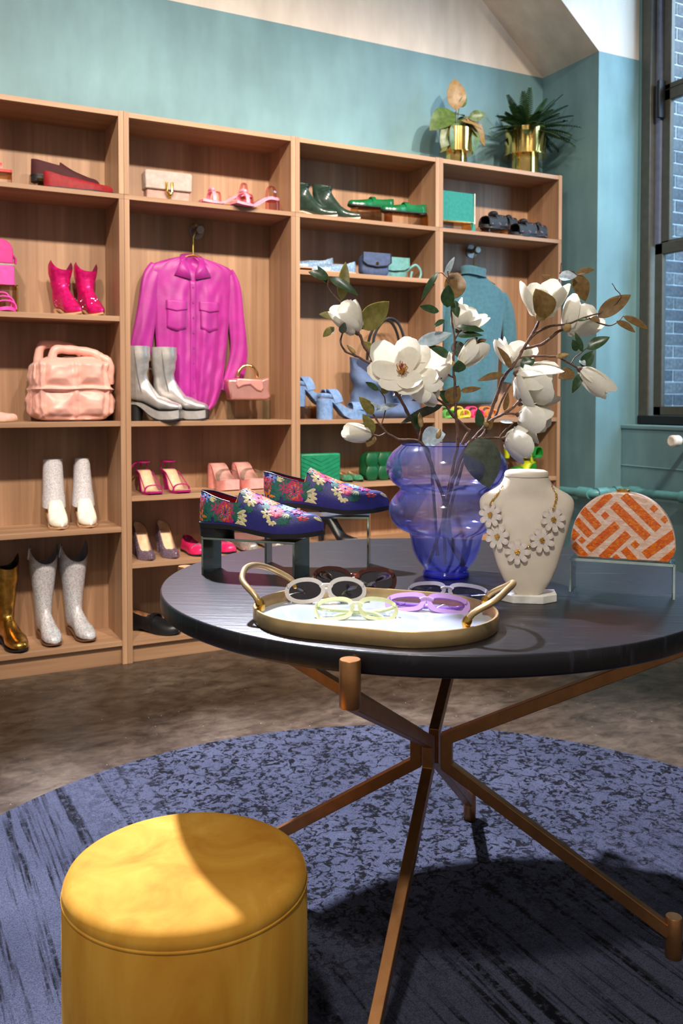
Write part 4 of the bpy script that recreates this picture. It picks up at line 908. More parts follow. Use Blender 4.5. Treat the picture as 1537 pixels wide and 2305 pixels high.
# ---- fourth bookcase: bright jelly sandals, lime sandals
JC = [('pink', '#e2457e'), ('yellow', '#d9c64a'), ('orange', '#e0873a'), ('green', '#69b45a')]
for i, (x, (nm, hx)) in enumerate(zip((1.70, 1.79, 1.88, 1.97), [JC[3], JC[1], JC[0], JC[2]])):
    t = thing('jelly_slide', nm + ' jelly slide on the shelf below the teal sweater', 'shoe', (x, .235, 1.047), FR(-85), 'bright jelly slides below the sweater')
    jm = mat('jelly_' + nm, hx, .25, 0, .06, 20, coat=.4)
    sandal(t, .20, .08, .014, .010, 'round', jm, jm, [(.80, .035, .03), (.55, .05, .03)])
LM = LEA('lime_leather', '#aab31c', .4); LG = mat('bright_green_metal', '#2c8e38', .3, .3, .1)
riser('shoe_riser', 'clear acrylic riser over the lime sandals', 2.10, 2.335, .12, .22, .722, .10, ACR, GR)
t = thing('heeled_sandal', 'lime yellow sandal on top of the clear riser', 'shoe', (2.145, .17, .822), FR(-30), 'lime and green sandals')
sandal(t, .17, .075, .05, .010, 'round', LM, LM, [(.8, .04, .02, LG), (.5, .05, .02, LM)], heel_kw=dict(l=.2, taper=.8))
t = thing('heeled_sandal', 'lime yellow wedge sandal with green wrap in front of the riser', 'shoe', (2.30, .10, .722), FR(200), 'lime and green sandals')
sandal(t, .235, .075, .085, .010, 'round', LM, LM, [(.82, .045, .02, LG), (.7, .05, .014, LG), (.3, .06, .02, LM)], heel_kw=dict(l=.3, taper=.9, wk=.8), heel_m=LG)
t = thing('mule', 'bright green mule on the riser beside the lime sandal', 'shoe', (2.235, .19, .822), FR(-70), 'lime and green sandals')
sandal(t, .17, .08, .035, .012, 'round', LG, LG, [(.75, .05, .06, LG)], heel_kw=dict(l=.25))
# ---- planters on top
def planter(label, x, y, z, r, h, r2, h2):
    t = thing('planter', label, 'planter', (x, y, z))
    g = metal_mat('mirror_gold', '#e0bd70', .12)
    MB().lathe([(r2 * .98, 0), (r2, .003), (r2, h2)], 48, cap1=False).build('pedestal', g, t)
    MB().lathe([(r2, h2 - .001), (r * 1.08, h2), (r * 1.08, h2 + .006), (r, h2 + .008), (r, h2 + h), (r * .96, h2 + h), (r * .95, h2 + h - .03)], 48, cap0=False, cap1=False).build('pot', g, t, angle=30)
    MB().lathe([(r * .95, h2 + h - .03), (.005, h2 + h - .025)], 32, cap0=False).build('soil', mat('potting_soil', '#2a1e14', .95, 0, .3, 60), t)
    return t
p1 = (1.795, .14, 2.3695); p2 = (2.255, .14, 2.3695)
planter('smaller gold planter holding the broad-leaved plant', *p1, .085, .125, .056, .075)
planter('larger gold planter holding the fern', *p2, .112, .145, .074, .115)
LGm = leafy('rubber_leaf_green', '#3c5428', '#5f7436', .15, .35); LRm = leafy('rubber_leaf_russet', '#8a6a3c', '#a98552', .2, .4); STm = mat('plant_stem', '#4c4a2a', .6); FNm = leafy('fern_green', '#1f3517', '#3a5526', .2, .5)
def leaf_mesh(name, Ln, W, m1, m2, curl=.15, fold=.12, tw=0, nl=8, th=.0008, sharp=.85):
    mb = MB()
    for sgn, mi in ((1, 0), (-1, 1)):
        R = []
        for i in range(nl + 1):
            q = i / nl; w = W / 2 * (math.sin(PI * min(1, q * 1.0) ** sharp) ** .8 + .02) ; a = curl * q
            cx, cz = Ln * (q - .12 * curl * curl * q ** 3), -Ln * curl * .6 * q * q
            R.append([(cx, u * w, cz + fold * abs(u) * w + .06 * w * math.sin(q * 9 + u * 3) + sgn * th) for u in (-1, -.5, 0, .5, 1)])
        mb.rings(R, False, mi=mi)
    me = bpy.data.meshes.new(name); me.from_pydata(mb.v, [], mb.f); me.materials.append(m1); me.materials.append(m2)
    me.polygons.foreach_set('material_index', mb.m); me.polygons.foreach_set('use_smooth', [True] * len(me.polygons)); me.update(); return me
def place_leaf(o, base, tip, nrm, Ln):
    x = (Vector(tip) - Vector(base)); k = x.length / Ln; x.normalize(); n = Vector(nrm); z = (n - x * n.dot(x)).normalized(); y = z.cross(x)
    M = Matrix(((x.x, y.x, z.x, base[0]), (x.y, y.y, z.y, base[1]), (x.z, y.z, z.z, base[2]), (0, 0, 0, 1))); o.matrix_local = M @ Matrix.Diagonal((k, k, k, 1))
t = thing('leafy_plant', 'broad green and russet leaved plant in the smaller gold planter', 'plant', (p1[0], p1[1], p1[2] + .175))
LMs = [leaf_mesh('leaf', .12, .075, LGm, LRm, .5, .15), leaf_mesh('leaf', .12, .075, LRm, LGm, .35, .15)]
for i, (b, tp, nn, mi) in enumerate([((.0, 0, .13), (-.01, -.02, .275), (-.3, -1, .1), 1), ((-.02, 0, .12), (-.155, -.05, .04), (-.2, -1, .5), 0), ((-.02, -.03, .05), (-.11, -.07, -.055), (-.3, -1, .3), 0), ((.01, -.03, .07), (.10, -.08, .05), (.1, -.7, .8), 1), ((.05, -.02, .10), (.165, -.05, -.01), (.4, -1, .3), 1), ((.04, -.04, .06), (.075, -.09, -.075), (.1, -1, .2), 0), ((-.01, -.04, .05), (-.055, -.10, -.075), (0, -1, .3), 0), ((.02, 0, .15), (.05, -.03, .20), (.3, -1, .2), 0), ((.02, .02, .07), (.13, .02, .10), (.2, -.8, .6), 0), ((0, .01, .11), (.07, .03, .14), (0, -.5, 1), 0), ((.06, -.03, .09), (.12, -.08, .11), (.3, -1, .2), 0)]):
    tp = tuple(Vector(b).lerp(Vector(tp), 1.15)); lf = link('leaf', LMs[mi], t); place_leaf(lf, b, tp, nn, .12)
    MB().tube([(0, 0, -.01), (b[0] * .5, b[1] * .5, b[2] * .6), b], .0025, 6).build('stem', STm, t)
t = thing('fern', 'dark green bushy fern in the larger gold planter', 'plant', (p2[0], p2[1], p2[2] + .235))
pm = leaf_mesh('leaflet', .03, .010, FNm, FNm, .2, .1, nl=3, th=.0003)
for i in range(64):
    a = i * 2.399 + .3; el = [.80, .50, .30, .08, .62, .2][i % 6]; Ln = (.19 + .10 * rnd.random()) * (1.15 if math.cos(a) > .3 else 1)
    d = Vector((math.cos(a), math.sin(a) * .62 - .30, 0)); P_ = []
    for k in range(12):
        q = k / 11; P_.append(d * (Ln * q * (.40 + .62 * (1 - el))) * 1.2 + Vector((0, 0, Ln * (el * 1.0 * q - .42 * (1.1 - el) * q * q) + .01)))
    P_ = [Vector((min(p.x, .225), min(p.y, .125), p.z)) for p in P_]
    fr = MB(); fr.tube(P_, .0012, 4)
    for k in range(1, 12):
        tt = (P_[k] - P_[k - 1]).normalized(); sd = tt.cross(Vector((0, 0, 1))).normalized()
        for j in (0, .5):
            pb = P_[k - 1].lerp(P_[k], j)
            for sg in (-1, 1):
                ll = .040 * math.sin(PI * (.18 + .74 * (k + j) / 12)) ; tip = pb + (sd * sg * .85 + tt * .55).normalized() * ll; pr_ = tt * .0048
                tip.y = min(tip.y, .14)
                fr.add([pb - pr_, pb + pr_, pb.lerp(tip, .55) + pr_ * .9 + Vector((0, 0, .003)), tip, pb.lerp(tip, .55) - pr_ * .9 + Vector((0, 0, .003))], [(0, 1, 2, 3, 4)])
    fr.build('frond', FNm, t)
# ------------------------------------------------------------------ things on the table
MIR = metal_mat('smoked_mirror', '#93a097', .10)
def mirror_riser(label, c, rz, w, d, h):
    t = thing('mirror_riser', label, 'riser', (c[0], c[1], TZ), rz, 'mirrored shoe risers on the table'); th = .005
    MB().box(-w / 2, w / 2, -d / 2, d / 2, h - th, h).build('top_plate', MIR, t, smooth=False, bevel=.0006)
    for s in (-1, 1): MB().box(s * w / 2 - (th if s > 0 else 0), s * w / 2 + (th if s < 0 else 0), -d / 2, d / 2, 0, h - th).build('side_plate', MIR, t, smooth=False, bevel=.0006)
mirror_riser('low mirrored riser under the nearer floral loafer', (-.205, -2.005), FR(-46.5), .222, .088, .083)
mirror_riser('tall mirrored riser under the rear floral loafer', (-.037, -1.977), FR(-32), .24, .078, .12)
NAVY = mat('navy_satin', '#1c1870', .32, 0, .12, 120, .3, 900, sheen=.3); RED = mat('red_lining', '#7c1020', .5)
EMB = {'cream': mat('cream_thread', '#dccf9c', .5, 0, .12, 200, .5, 900), 'green': mat('green_thread', '#0f5a4c', .5, 0, .2, 200, .5, 900), 'magenta': mat('magenta_thread', '#b01a6a', .45, 0, .15, 200, .5, 900),
       'red': mat('red_thread', '#c5331f', .45, 0, .15, 200, .5, 900), 'orange': mat('orange_thread', '#d9772a', .45, 0, .15, 200, .5, 900), 'blue': mat('sky_thread', '#4f86cf', .45, 0, .15, 200, .5, 900), 'violet': mat('violet_thread', '#5a2f9a', .45, 0, .15, 200, .5, 900)}
EK = list(EMB); EM = [EMB[k] for k in EK]
def stitched(k, side, s, th, ops, name, t):
    """raised embroidery: each op = (colour, angle, reach from, reach to, width) laid on the upper's surface, metres"""
    mb = MB()
    def P(a, b, off):
        ss = max(.004, min(.985, s + a / k.Ls)); tt = th + b / .062; sd = side
        if tt > PI / 2: tt = PI - tt; sd = -side
        if tt < 0.04: tt = .04
        mx = k.th(ss)
        if mx < PI / 2 - .01 and tt > mx: tt = mx
        return k.pt(sd, ss, tt, off)
    for (c, ang, r0, r1, w) in ops:
        d = (math.cos(ang), math.sin(ang)); n_ = (-d[1], d[0]); R = []; r0 *= 1.25; r1 *= 1.25; w *= 1.25
        for i in range(5):
            q = i / 4; r = lerp(r0, r1, q); ww = w / 2 * (math.sin(PI * (.12 + .8 * q)) ** .7); 
            R.append([P(d[0] * r + n_[0] * ww * u, d[1] * r + n_[1] * ww * u, .0006 + .0009 * (1 - abs(u))) for u in (-1, -.4, .4, 1)])
        mb.rings(R, False, mi=EK.index(c))
    return mb.build(name, EM, t, angle=80)
def daisy(n, r, w, c='cream', a0=0, arc=2 * PI, r0=.002): return [(c, a0 + arc * i / n, r0, r, w) for i in range(n)]
def peony(r):
    o = []
    for ring, (cc, k) in enumerate([('magenta', 1.0), ('red', .8), ('orange', .58), ('violet', .42), ('red', .26)]):
        n = 10 - ring; o += [(cc, 2 * PI * i / n + ring * .3, r * k * .45, r * k, r * .55) for i in range(n)]
    return o
def leaves(ang, r, n=5): return [('green', ang + (i - n / 2) * .33, .003, r * (1 - .1 * abs(i - n / 2)), .0075) for i in range(n + 1)]
def floral_loafer(label, loc, rz):
    t = thing('floral_loafer', label, 'shoe', loc, rz, 'navy floral brocade loafers')
    k = LowCut(.292, .100, .030, .016, .068, .048, .084, .040, .35, 'point', 2.3, .035)
    lowcut(t, k, NAVY, RED, BSOLE, .010, .27, BSOLE, .97, BLACK)
    for side in (-1, 1):
        for (s, th, ops, nm) in [
            (.06, .30, leaves(.4, .026) + leaves(2.2, .02), 'embroidered_leaf'), (.12, .2, leaves(1.2, .03, 7), 'embroidered_leaf'), (.30, .18, leaves(.9, .03, 6), 'embroidered_leaf'),
            (.16, .10, leaves(.3, .03, 7) + leaves(2.6, .03, 7), 'embroidered_leaf'), (.22, .5, leaves(2.4, .02, 5), 'embroidered_leaf'), (.36, .95, leaves(1.2, .02, 5), 'embroidered_leaf'), (.70, .62, leaves(-.6, .02, 5), 'embroidered_leaf'), (.57, 1.45, daisy(9, .017, .008, 'orange') + daisy(7, .011, .006, 'magenta') + daisy(5, .006, .004, 'cream'), 'embroidered_flower'), (.72, 1.4, daisy(8, .015, .007, 'blue') + daisy(6, .009, .005, 'cream'), 'embroidered_flower'), (.08, .8, daisy(6, .012, .006, 'blue') + daisy(5, .007, .004, 'red'), 'embroidered_flower'),
            (.025, .55, peony(.015), 'embroidered_flower'), (.05, .15, daisy(5, .014, .006, 'orange') , 'embroidered_flower'),
            (.19, .42, daisy(9, .013, .007, 'magenta') + daisy(6, .007, .004, 'red'), 'embroidered_flower'), (.26, .28, peony(.019), 'embroidered_flower'), (.33, .2, daisy(7, .026, .0062, 'cream', -1.2, 2.0, .008), 'embroidered_flower'),
            (.13, .62, daisy(4, .013, .005, 'cream', .3, 1.8), 'embroidered_flower'),
            (.445, .92, daisy(8, .014, .0065), 'embroidered_flower'), (.45, .70, leaves(-1.6, .014, 4), 'embroidered_leaf'),
            (.40, 1.3, daisy(9, .016, .008, 'orange') + daisy(7, .010, .005, 'blue'), 'embroidered_flower'), (.50, 1.25, daisy(8, .016, .008, 'magenta') + daisy(6, .009, .005, 'red'), 'embroidered_flower'),
            (.55, 1.05, leaves(-.4, .018, 5) + daisy(5, .011, .004, 'blue', .4, 2), 'embroidered_leaf'), (.60, .66, daisy(6, .012, .006), 'embroidered_flower'), (.66, .92, peony(.017), 'embroidered_flower'), (.645, .45, daisy(5, .011, .006, 'cream', 3.0, 3.4), 'embroidered_flower'),
            (.76, .95, leaves(-2.2, .02, 5) + daisy(4, .014, .005, 'cream', -2.6, 1.4), 'embroidered_leaf'), (.80, 1.3, daisy(7, .012, .006, 'magenta') + daisy(5, .007, .004, 'blue'), 'embroidered_flower'), (.86, .8, daisy(6, .010, .006, 'red') + daisy(4, .006, .004, 'violet'), 'embroidered_flower'), (.93, 1.0, daisy(6, .013, .005, 'cream', -.9, 1.9, .001), 'embroidered_flower')]:
            stitched(k, side, s, th, ops, nm, t)
    return t
def along(c, rz, dx, dy, z): return (c[0] + dx * math.cos(rz) - dy * math.sin(rz), c[1] + dx * math.sin(rz) + dy * math.cos(rz), z)
floral_loafer('navy brocade floral loafer on the low mirrored riser', along((-.205, -2.005), FR(-46.5), -.133, .0, TZ + .083), FR(-45))
floral_loafer('navy brocade floral loafer on the tall mirrored riser', along((-.037, -1.977), FR(-32), -.128, .0, TZ + .12), FR(-31))

# ---- tray
BG = mat('brushed_champagne_gold', '#d0b080', .36, .8, .06, 30)
TRC, TRA = (-.179, -2.493), FR(-47)
tr = thing('serving_tray', 'oval gold rimmed tray with pale glass base on the table', 'tray', (*TRC, TZ), TRA)
def stadium(hl, r, n=20): return [(hl + r * math.cos(-PI / 2 + PI * i / n), r * math.sin(-PI / 2 + PI * i / n)) for i in range(n + 1)] + [(-hl + r * math.cos(PI / 2 + PI * i / n), r * math.sin(PI / 2 + PI * i / n)) for i in range(n + 1)]
HLs, RS = .066, .150
MB().rings([[(x, y, z) for x, y in stadium(HLs, r_)] for r_, z in ((RS - .002, 0), (RS, .002), (RS, .025), (RS - .001, .0262), (RS - .004, .0262), (RS - .005, .025), (RS - .005, .004))], True).build('rim', BG, tr, angle=50)
m_, nt, b_ = base_mat('white_glass'); L(nt, ramp(nt, noise(nt, coords(nt), 6, 2), [(.3, '#a8b2c0'), (.7, '#b8c1cc')]), b_.inputs['Base Color']); b_.inputs['Roughness'].default_value = .12; b_.inputs['Coat Weight'].default_value = .6
MB().slab(stadium(HLs, RS - .005), .001, .006).build('base', m_, tr, smooth=False)
for s in (-1, 1):
    p = smooth_path([(s * .180, -.078, .026), (s * .190, -.078, .046), (s * .222, -.062, .066), (s * .236, -.03, .078), (s * .24, 0, .081), (s * .236, .03, .078), (s * .222, .062, .066), (s * .190, .078, .046), (s * .180, .078, .026)], 4)
    h = MB().tube(p, .0055, 12).build('handle', BG, tr)
    for q in (-1, 1):
        MB().tube([(s * .1795, q * .078, .022), (s * .180, q * .078, .031), (s * .182, q * .078, .035), (s * .185, q * .078, .041)], [.006, .0082, .0082, .006], 12).build('collar', GOLD, h)

# ---- eyewear
def eyewear(label, px, rz, lean, shape, w, hgt, fm, lens, thick=.0045, rim=.006, cat_eye=0, temple_drop=.03, lift=0):
    p = onZ(px[0], px[1], TZ + .0065)
    t = thing('eyeglasses', label, 'glasses', (p.x, p.y, TZ + .0068 + lift), rz, 'glasses on the gold rimmed tray', rx=lean)
    lw = (w - .016) / 2; z0 = hgt / 2
    def outline(sg, grow):
        o = []
        for i in range(36):
            a = 2 * PI * i / 36; c, s_ = math.cos(a), math.sin(a); e = 2 / shape
            x = sgnpow(c, e) * (lw / 2 + grow); z = sgnpow(s_, e) * (hgt / 2 - rim + grow) + cat_eye * max(0, c) * .5 * (1 if s_ > -.3 else .3)
            if shape > 2.6 and s_ < 0: x *= .93
            o.append((sg * (lw / 2 + .008 + x), z + z0))
        return o
    g = MB()
    for sg in (-1, 1):
        oi, oo = outline(sg, -rim * .25), outline(sg, rim)
        yb = lambda x: .02 * (x / w * 2) ** 2 * .6
        g.rings([[(x, yb(x) - thick / 2 * k, z) for x, z in o_] for o_, k in ((oi, .8), (oo, 1), (oo, -1), (oi, -.8), (oi, .8))], True)
        MB().rings([[(x + (cx - x) * q, yb(x) + .0005 - .0015 * q, z + (z0 - z) * q) for x, z in oi] for q in (0, .5, .97) for cx in [sg * (lw / 2 + .008)]], True, False, True).build('lens', lens, t)
    g.tube([(-.012, 0, z0 + hgt * .12), (-.005, -.001, z0 + hgt * .2), (.005, -.001, z0 + hgt * .2), (.012, 0, z0 + hgt * .12)], .0032, 8)
    g.build('frame', fm, t, angle=50)
    for sg in (-1, 1):
        x0 = sg * (w / 2 - .001); zz = z0 + hgt * .22
        q = smooth_path([(x0, .006, zz), (x0 + sg * .001, .014, zz), (x0 - sg * .02, .020 + .004 * (sg > 0), zz - .002), (x0 - sg * .075, .020 + .006 * (sg > 0), zz - .006), (x0 - sg * .105, .020 + .006 * (sg > 0), zz - .012), (x0 - sg * .128, .021 + .006 * (sg > 0), zz - temple_drop)], 4)
        MB().tube(q, .0028, 8, (1.5, .7)).build('temple', fm, t)
    return t
TORT = florpat('tortoiseshell', '#3c1a12', ['#2a100c', '#7a3218', '#40180f', '#a85426', '#28100c'], 60); TORT.node_tree.nodes['Principled BSDF'].inputs['Roughness'].default_value = .1
PEARL = mat('pearl_acetate', '#cfc6bd', .2, 0, .05, 20, coat=.6); LAV = mat('lavender_acetate', '#b993d6', .15, 0, .05, 20, coat=.6, sss=0); LIME = mat('lime_crystal', '#e6ecb8', .12, 0, .04, 20, coat=.6); GREYC = mat('grey_crystal', '#9c99b0', .12, 0, .05, 20, coat=.6)
DLENS = mat('smoke_lens', '#20191f', .05, 0, .1, 20, coat=1.0); LLENS = clear('lavender_lens', '#cbb2de', '#a98bc4', 2); CLENS = clear('clear_lens', '#f0f4f4'); GLENS = clear('grey_lens', '#8d8b9a', '#5a5868', 2)
eyewear('dark tortoiseshell oval sunglasses at the back of the tray', (795, 1344), FR(-34), FR(-14), 2.2, .152, .054, TORT, DLENS, .006, .0065, .006, lift=.004)
eyewear('pearly white oval sunglasses with dark lenses', (735, 1358), FR(-22), FR(-26), 2.15, .142, .050, PEARL, DLENS, .005, .0062)
eyewear('pale lime clear eyeglasses at the front of the tray', (802, 1396), FR(-26), FR(-42), 2.7, .138, .046, LIME, CLENS, .004, .0055)
eyewear('lavender rectangular sunglasses on the tray', (957, 1378), FR(-40), FR(-48), 3.4, .140, .042, LAV, LLENS, .0045, .0075)
eyewear('grey translucent rectangular sunglasses behind the lavender pair', (1003, 1353), FR(-44), FR(-40), 3.2, .146, .040, GREYC, GLENS, .0045, .006)

# ---- vase
VC = Vector((.162, -2.209, TZ))
prof_o = [(.049, 0), (.051, .003), (.051, .008), (.047, .014), (.052, .022), (.062, .034), (.071, .052), (.0755, .070), (.079, .088), (.0835, .096), (.095, .101), (.110, .110), (.121, .125), (.1255, .143), (.122, .161), (.112, .176), (.103, .186), (.1015, .191), (.105, .196), (.117, .205), (.128, .220), (.1325, .238), (.128, .256), (.117, .272), (.104, .283), (.098, .288)]
def dense(p, k=3): q = smooth_path([(r, 0, z) for r, z in p], k); return [(v.x, v.z) for v in q]
VG = clear('cobalt_glass', '#e9ebfe', '#7276ee', 1.8, .10, (.0, .11, '#929df2'), ('#c0c8ff', .085))
VGB = clear('cobalt_glass_base', '#6a66ea', '#241ac8', 1.5, .02, None, ('#3a2cff', .12))
va = thing('glass_vase', 'rippled cobalt blue glass vase holding the magnolia branches', 'vase', VC)
MB().lathe(dense(prof_o), 72, cap0=True, cap1=False).build('outer_wall', VG, va, angle=80)
MB().lathe(dense([(max(.02, r - .003), max(.013, z + .0015)) for r, z in prof_o[3:]]), 72, cap0=True, cap1=False).build('inner_wall', clear('cobalt_glass_inner', '#f1f2fe', '#a9adf2', 2.6), va, angle=80)
MB().lathe([(.0485, .001), (.0485, .0105), (.0455, .0125), (.01, .0125)], 48).build('foot', VGB, va)
MB().lathe([(.095, .2875), (.0985, .2885), (.0985, .2895), (.095, .2895), (.095, .2875)], 72, cap0=False, cap1=False).build('rim', clear('cobalt_rim', '#a9aef6', '#4a4ad8', 1.2), va)

# ---- necklace bust
BC = Vector((.165, -2.482, TZ)); BRZ_ = -.60
CRM = mat('cream_leatherette', '#d3c6b4', .5, 0, .03, 20, .1, 600)
bu = thing('necklace_bust', 'cream leatherette necklace display bust on a white block', 'display bust', BC, BRZ_)
brow = [(.012, .016, .009), (.018, .027, .011), (.040, .044, .014), (.066, .056, .017), (.101, .067, .020), (.127, .075, .022), (.153, .083, .024), (.175, .0895, .025), (.188, .0905, .025), (.196, .088, .025), (.203, .081, .026), (.211, .066, .028), (.219, .052, .030), (.229, .045, .032), (.238, .0415, .033)]
ycen = lambda z: -.022 + z * .20
fro = lambda x, z: ycen(z) - interp(z, [(r[0], r[2]) for r in brow]) * 1.15 * max(0, 1 - min(1, abs(x) / interp(z, [(r[0], r[1]) for r in brow])) ** 2.2) ** .5
rows = [(lerp(.012, .238, i / 40),) + tuple(interp(lerp(.012, .238, i / 40), brow)) for i in range(41)]
R = []
for z, w, d in rows:
    ring = []
    for j in range(40):
        a = 2 * PI * j / 40; s_ = math.sin(a); y = ycen(z) + (d * 1.15 * sgnpow(s_, .85) if s_ < 0 else d * .55 * s_)
        ring.append((w * sgnpow(math.cos(a), .95), y, z))
    R.append(ring)
MB().rings(R, True, True, True).build('form', CRM, bu, angle=70)
zt_ = .238
MB().rings([[(r * math.cos(a), ycen(zt_) - .006 + r * .80 * math.sin(a), z) for a in [2 * PI * j / 40 for j in range(40)]] for r, z in ((.040, .236), (.0425, .238), (.0425, .243), (.040, .2475), (.034, .250), (.004, .2512))], True, False, True).build('neck_cap', CRM, bu)
hx = [(-.058, .030), (-.058, -.008), (-.028, -.036), (.028, -.036), (.056, -.012), (.056, .030)]
MB().slab(hx, 0, .0155).build('base_block', mat('white_lacquer', '#e8e2da', .35), bu, smooth=False, bevel=.0015)
MB().box(-.02, .02, .0, .022, .0155, .07).build('stay', CRM, bu, bevel=.003)
# necklace resting on the bust
GD = metal_mat('bright_gold', '#e0b45a', .2); PET = mat('mother_of_pearl', '#cabdb3', .18, 0, .08, 90, coat=.7)
ne = thing('flower_necklace', 'gold chain necklace of five pearly flowers on the cream bust', 'necklace', BC, BRZ_)
pet = MB(); pr_ = [(.003, 0), (.006, .0028), (.013, .0052), (.0185, .0058), (.0225, .0048), (.0245, .002), (.0245, -.002), (.0225, -.0048), (.0185, -.0058), (.013, -.0052), (.006, -.0028)]
pet.prism([(x, z) for x, z in pr_], -.0011, .0011); petm = pet.mesh('petal', PET, False)
fpos = []
for (u, v) in ((1116, 1175), (1131, 1222), (1174, 1253), (1227, 1227), (1252, 1182)):
    x, z = (u - 1197) * .000862, (1352 - v) * .000862 + .012; fpos.append(Vector((x, fro(x, z) - .0045, z)))
for i, p in enumerate(fpos):
    x = p.x; e_ = .006; nx = -(fro(x + e_, p.z) - fro(x - e_, p.z)) / (2 * e_); n_ = Vector((-nx * -1 * 0 + (fro(x + e_, p.z) - fro(x - e_, p.z)) / (2 * e_) , -1, .15)).normalized()
    g = MB(); [g.ball((.0042 * math.cos(k * 2.4) * math.sqrt(k / 9), -.0035, .0042 * math.sin(k * 2.4) * math.sqrt(k / 9)), .0016, 6) for k in range(12)]
    c = g.build('flower_centre', GD, ne); q = n_.to_track_quat('-Y', 'Z') if False else Vector((0, -1, 0)).rotation_difference(n_)
    c.matrix_local = Matrix.Translation(p) @ q.to_matrix().to_4x4()
    for k in range(8):
        o = link('petal', petm, c); o.rotation_euler = (0, 2 * PI * k / 8 + .2 + i * .3, 0); o.scale = (.98, 1, .98)
def links_(pts, n):
    P_ = smooth_path(pts, 8); g = MB()
    for i in range(n):
        q = P_[int(i * (len(P_) - 1) / max(1, n - 1))]; d = (P_[min(len(P_) - 1, int(i * (len(P_) - 1) / max(1, n - 1)) + 1)] - P_[max(0, int(i * (len(P_) - 1) / max(1, n - 1)) - 1)]).normalized(); s_ = d.cross(Vector((0, -1, .2))).normalized() if i % 2 else Vector((0, -1, .2)).normalized()
        g.tube([q + d * (.0034 * math.cos(a)) + s_ * (.002 * math.sin(a)) for a in [2 * PI * j / 8 for j in range(9)]], .0006, 4)
    return g
def nk(x, z, o=.003): return Vector((x, fro(x, z) - o, z))
links_([fpos[0] + Vector((-.0, 0, .02)), nk(-.066, .192), nk(-.056, .205), nk(-.046, .222), Vector((-.044, ycen(.23) + .01, .230))], 18).build('chain', GD, ne)
links_([fpos[4] + Vector((0, 0, .02)), nk(.052, .190), nk(.054, .205), nk(.046, .222), Vector((.044, ycen(.23) + .01, .230))], 18).build('chain', GD, ne)
for a_, b_ in zip(fpos, fpos[1:]): links_([a_.lerp(b_, .44), a_.lerp(b_, .56)], 3).build('chain', GD, ne)

# ---- half-moon clutch on its acrylic riser
KC, KA = (.377, -2.518), FR(-49)
ar = thing('acrylic_riser', 'clear acrylic riser under the orange half-moon clutch', 'riser', (*KC, TZ), KA)
EDGE = clear('acrylic_edge', '#cfe3e0', '#7fa09a', 1.0)
MB().box(-.098, .098, -.03, .03, .064, .068).build('top_plate', ACR, ar, smooth=False)
for s in (-1, 1): MB().box(s * .098 - (.004 if s > 0 else 0), s * .098 + (.004 if s < 0 else 0), -.03, .03, 0, .064).build('side_plate', ACR, ar, smooth=False)
e = MB()
for s in (-1, 1): e.box(s * .098 - .002, s * .098 + .002, -.0305, -.0295, 0, .068)
e.box(-.098, .098, -.0305, -.0295, .0635, .0685); e.build('polished_edge', mat('acrylic_edge_tint', '#a9bab6', .15, 0, .1), ar, smooth=False)
cl = thing('half_moon_clutch', 'half-moon pearl clutch with orange basketweave inlay', 'bag', along(KC, KA, 0, .002, TZ + .0685), KA)
CW, CH = .200, .134
def dpoly(g=0, n=40):
    o = []
    for i in range(n + 1):
        a = PI * i / n; o.append(((CW / 2 + g) * math.cos(a) ** 1 if True else 0, .022 + (CH - .022 + g) * math.sin(a) ** .92))
    o = [(sgnpow(math.cos(PI * i / n), .92) * (CW / 2 + g), .026 + (CH - .026 + g) * abs(math.sin(PI * i / n)) ** .95) for i in range(n + 1)]
    return o + [(-CW / 2 - g + .004, .012), (-CW / 2 + .014, .0 - g), (CW / 2 - .014, .0 - g), (CW / 2 + g - .004, .012)]
def pearl():
    m, nt, b = base_mat('pearl_resin'); v = coords(nt, (1, 1, 1)); f = noise(nt, coords(nt, (60, 60, 160)), 1, 3, .6, 1.2)
    L(nt, ramp(nt, f, [(.3, '#d9a890'), (.5, '#e8c4ae'), (.68, '#f3dfd0')]), b.inputs['Base Color']); b.inputs['Roughness'].default_value = .2; b.inputs['Coat Weight'].default_value = .5; return m
def flame():
    m, nt, b = base_mat('orange_resin'); f = noise(nt, coords(nt, (90, 90, 200)), 1, 3, .6, 1.6)
    L(nt, ramp(nt, f, [(.3, '#c2410c'), (.5, '#e0661a'), (.7, '#f49a2c')]), b.inputs['Base Color']); b.inputs['Roughness'].default_value = .18; b.inputs['Coat Weight'].default_value = .5; return m
PEA, FLM = pearl(), flame()
MB().prism(dpoly(-.004), -.014, .014).build('core', PEA, cl, bevel=.001)
sh = MB()
for y0, y1 in ((-.0165, -.0008), (.0008, .0165)): sh.prism(dpoly(0), y0, y1)
sh.build('shell', PEA, cl, bevel=.003)
def clip(poly, conv):
    area = sum(conv[i][0] * conv[(i + 1) % len(conv)][1] - conv[(i + 1) % len(conv)][0] * conv[i][1] for i in range(len(conv)))
    if area < 0: conv = conv[::-1]
    for i in range(len(conv)):
        a_, b_ = conv[i], conv[(i + 1) % len(conv)]; out = []
        ins = lambda p: (b_[0] - a_[0]) * (p[1] - a_[1]) - (b_[1] - a_[1]) * (p[0] - a_[0]) >= -1e-12
        for j in range(len(poly)):
            p, q = poly[j], poly[(j + 1) % len(poly)]; ip, iq = ins(p), ins(q)
            if ip: out.append(p)
            if ip != iq:
                d1 = (b_[0] - a_[0]) * (p[1] - a_[1]) - (b_[1] - a_[1]) * (p[0] - a_[0]); d2 = (b_[0] - a_[0]) * (q[1] - a_[1]) - (b_[1] - a_[1]) * (q[0] - a_[0]); tt = d1 / (d1 - d2); out.append((lerp(p[0], q[0], tt), lerp(p[1], q[1], tt)))
        poly = out
        if len(poly) < 3: return None
    return poly
cvx = dpoly(-.0015)
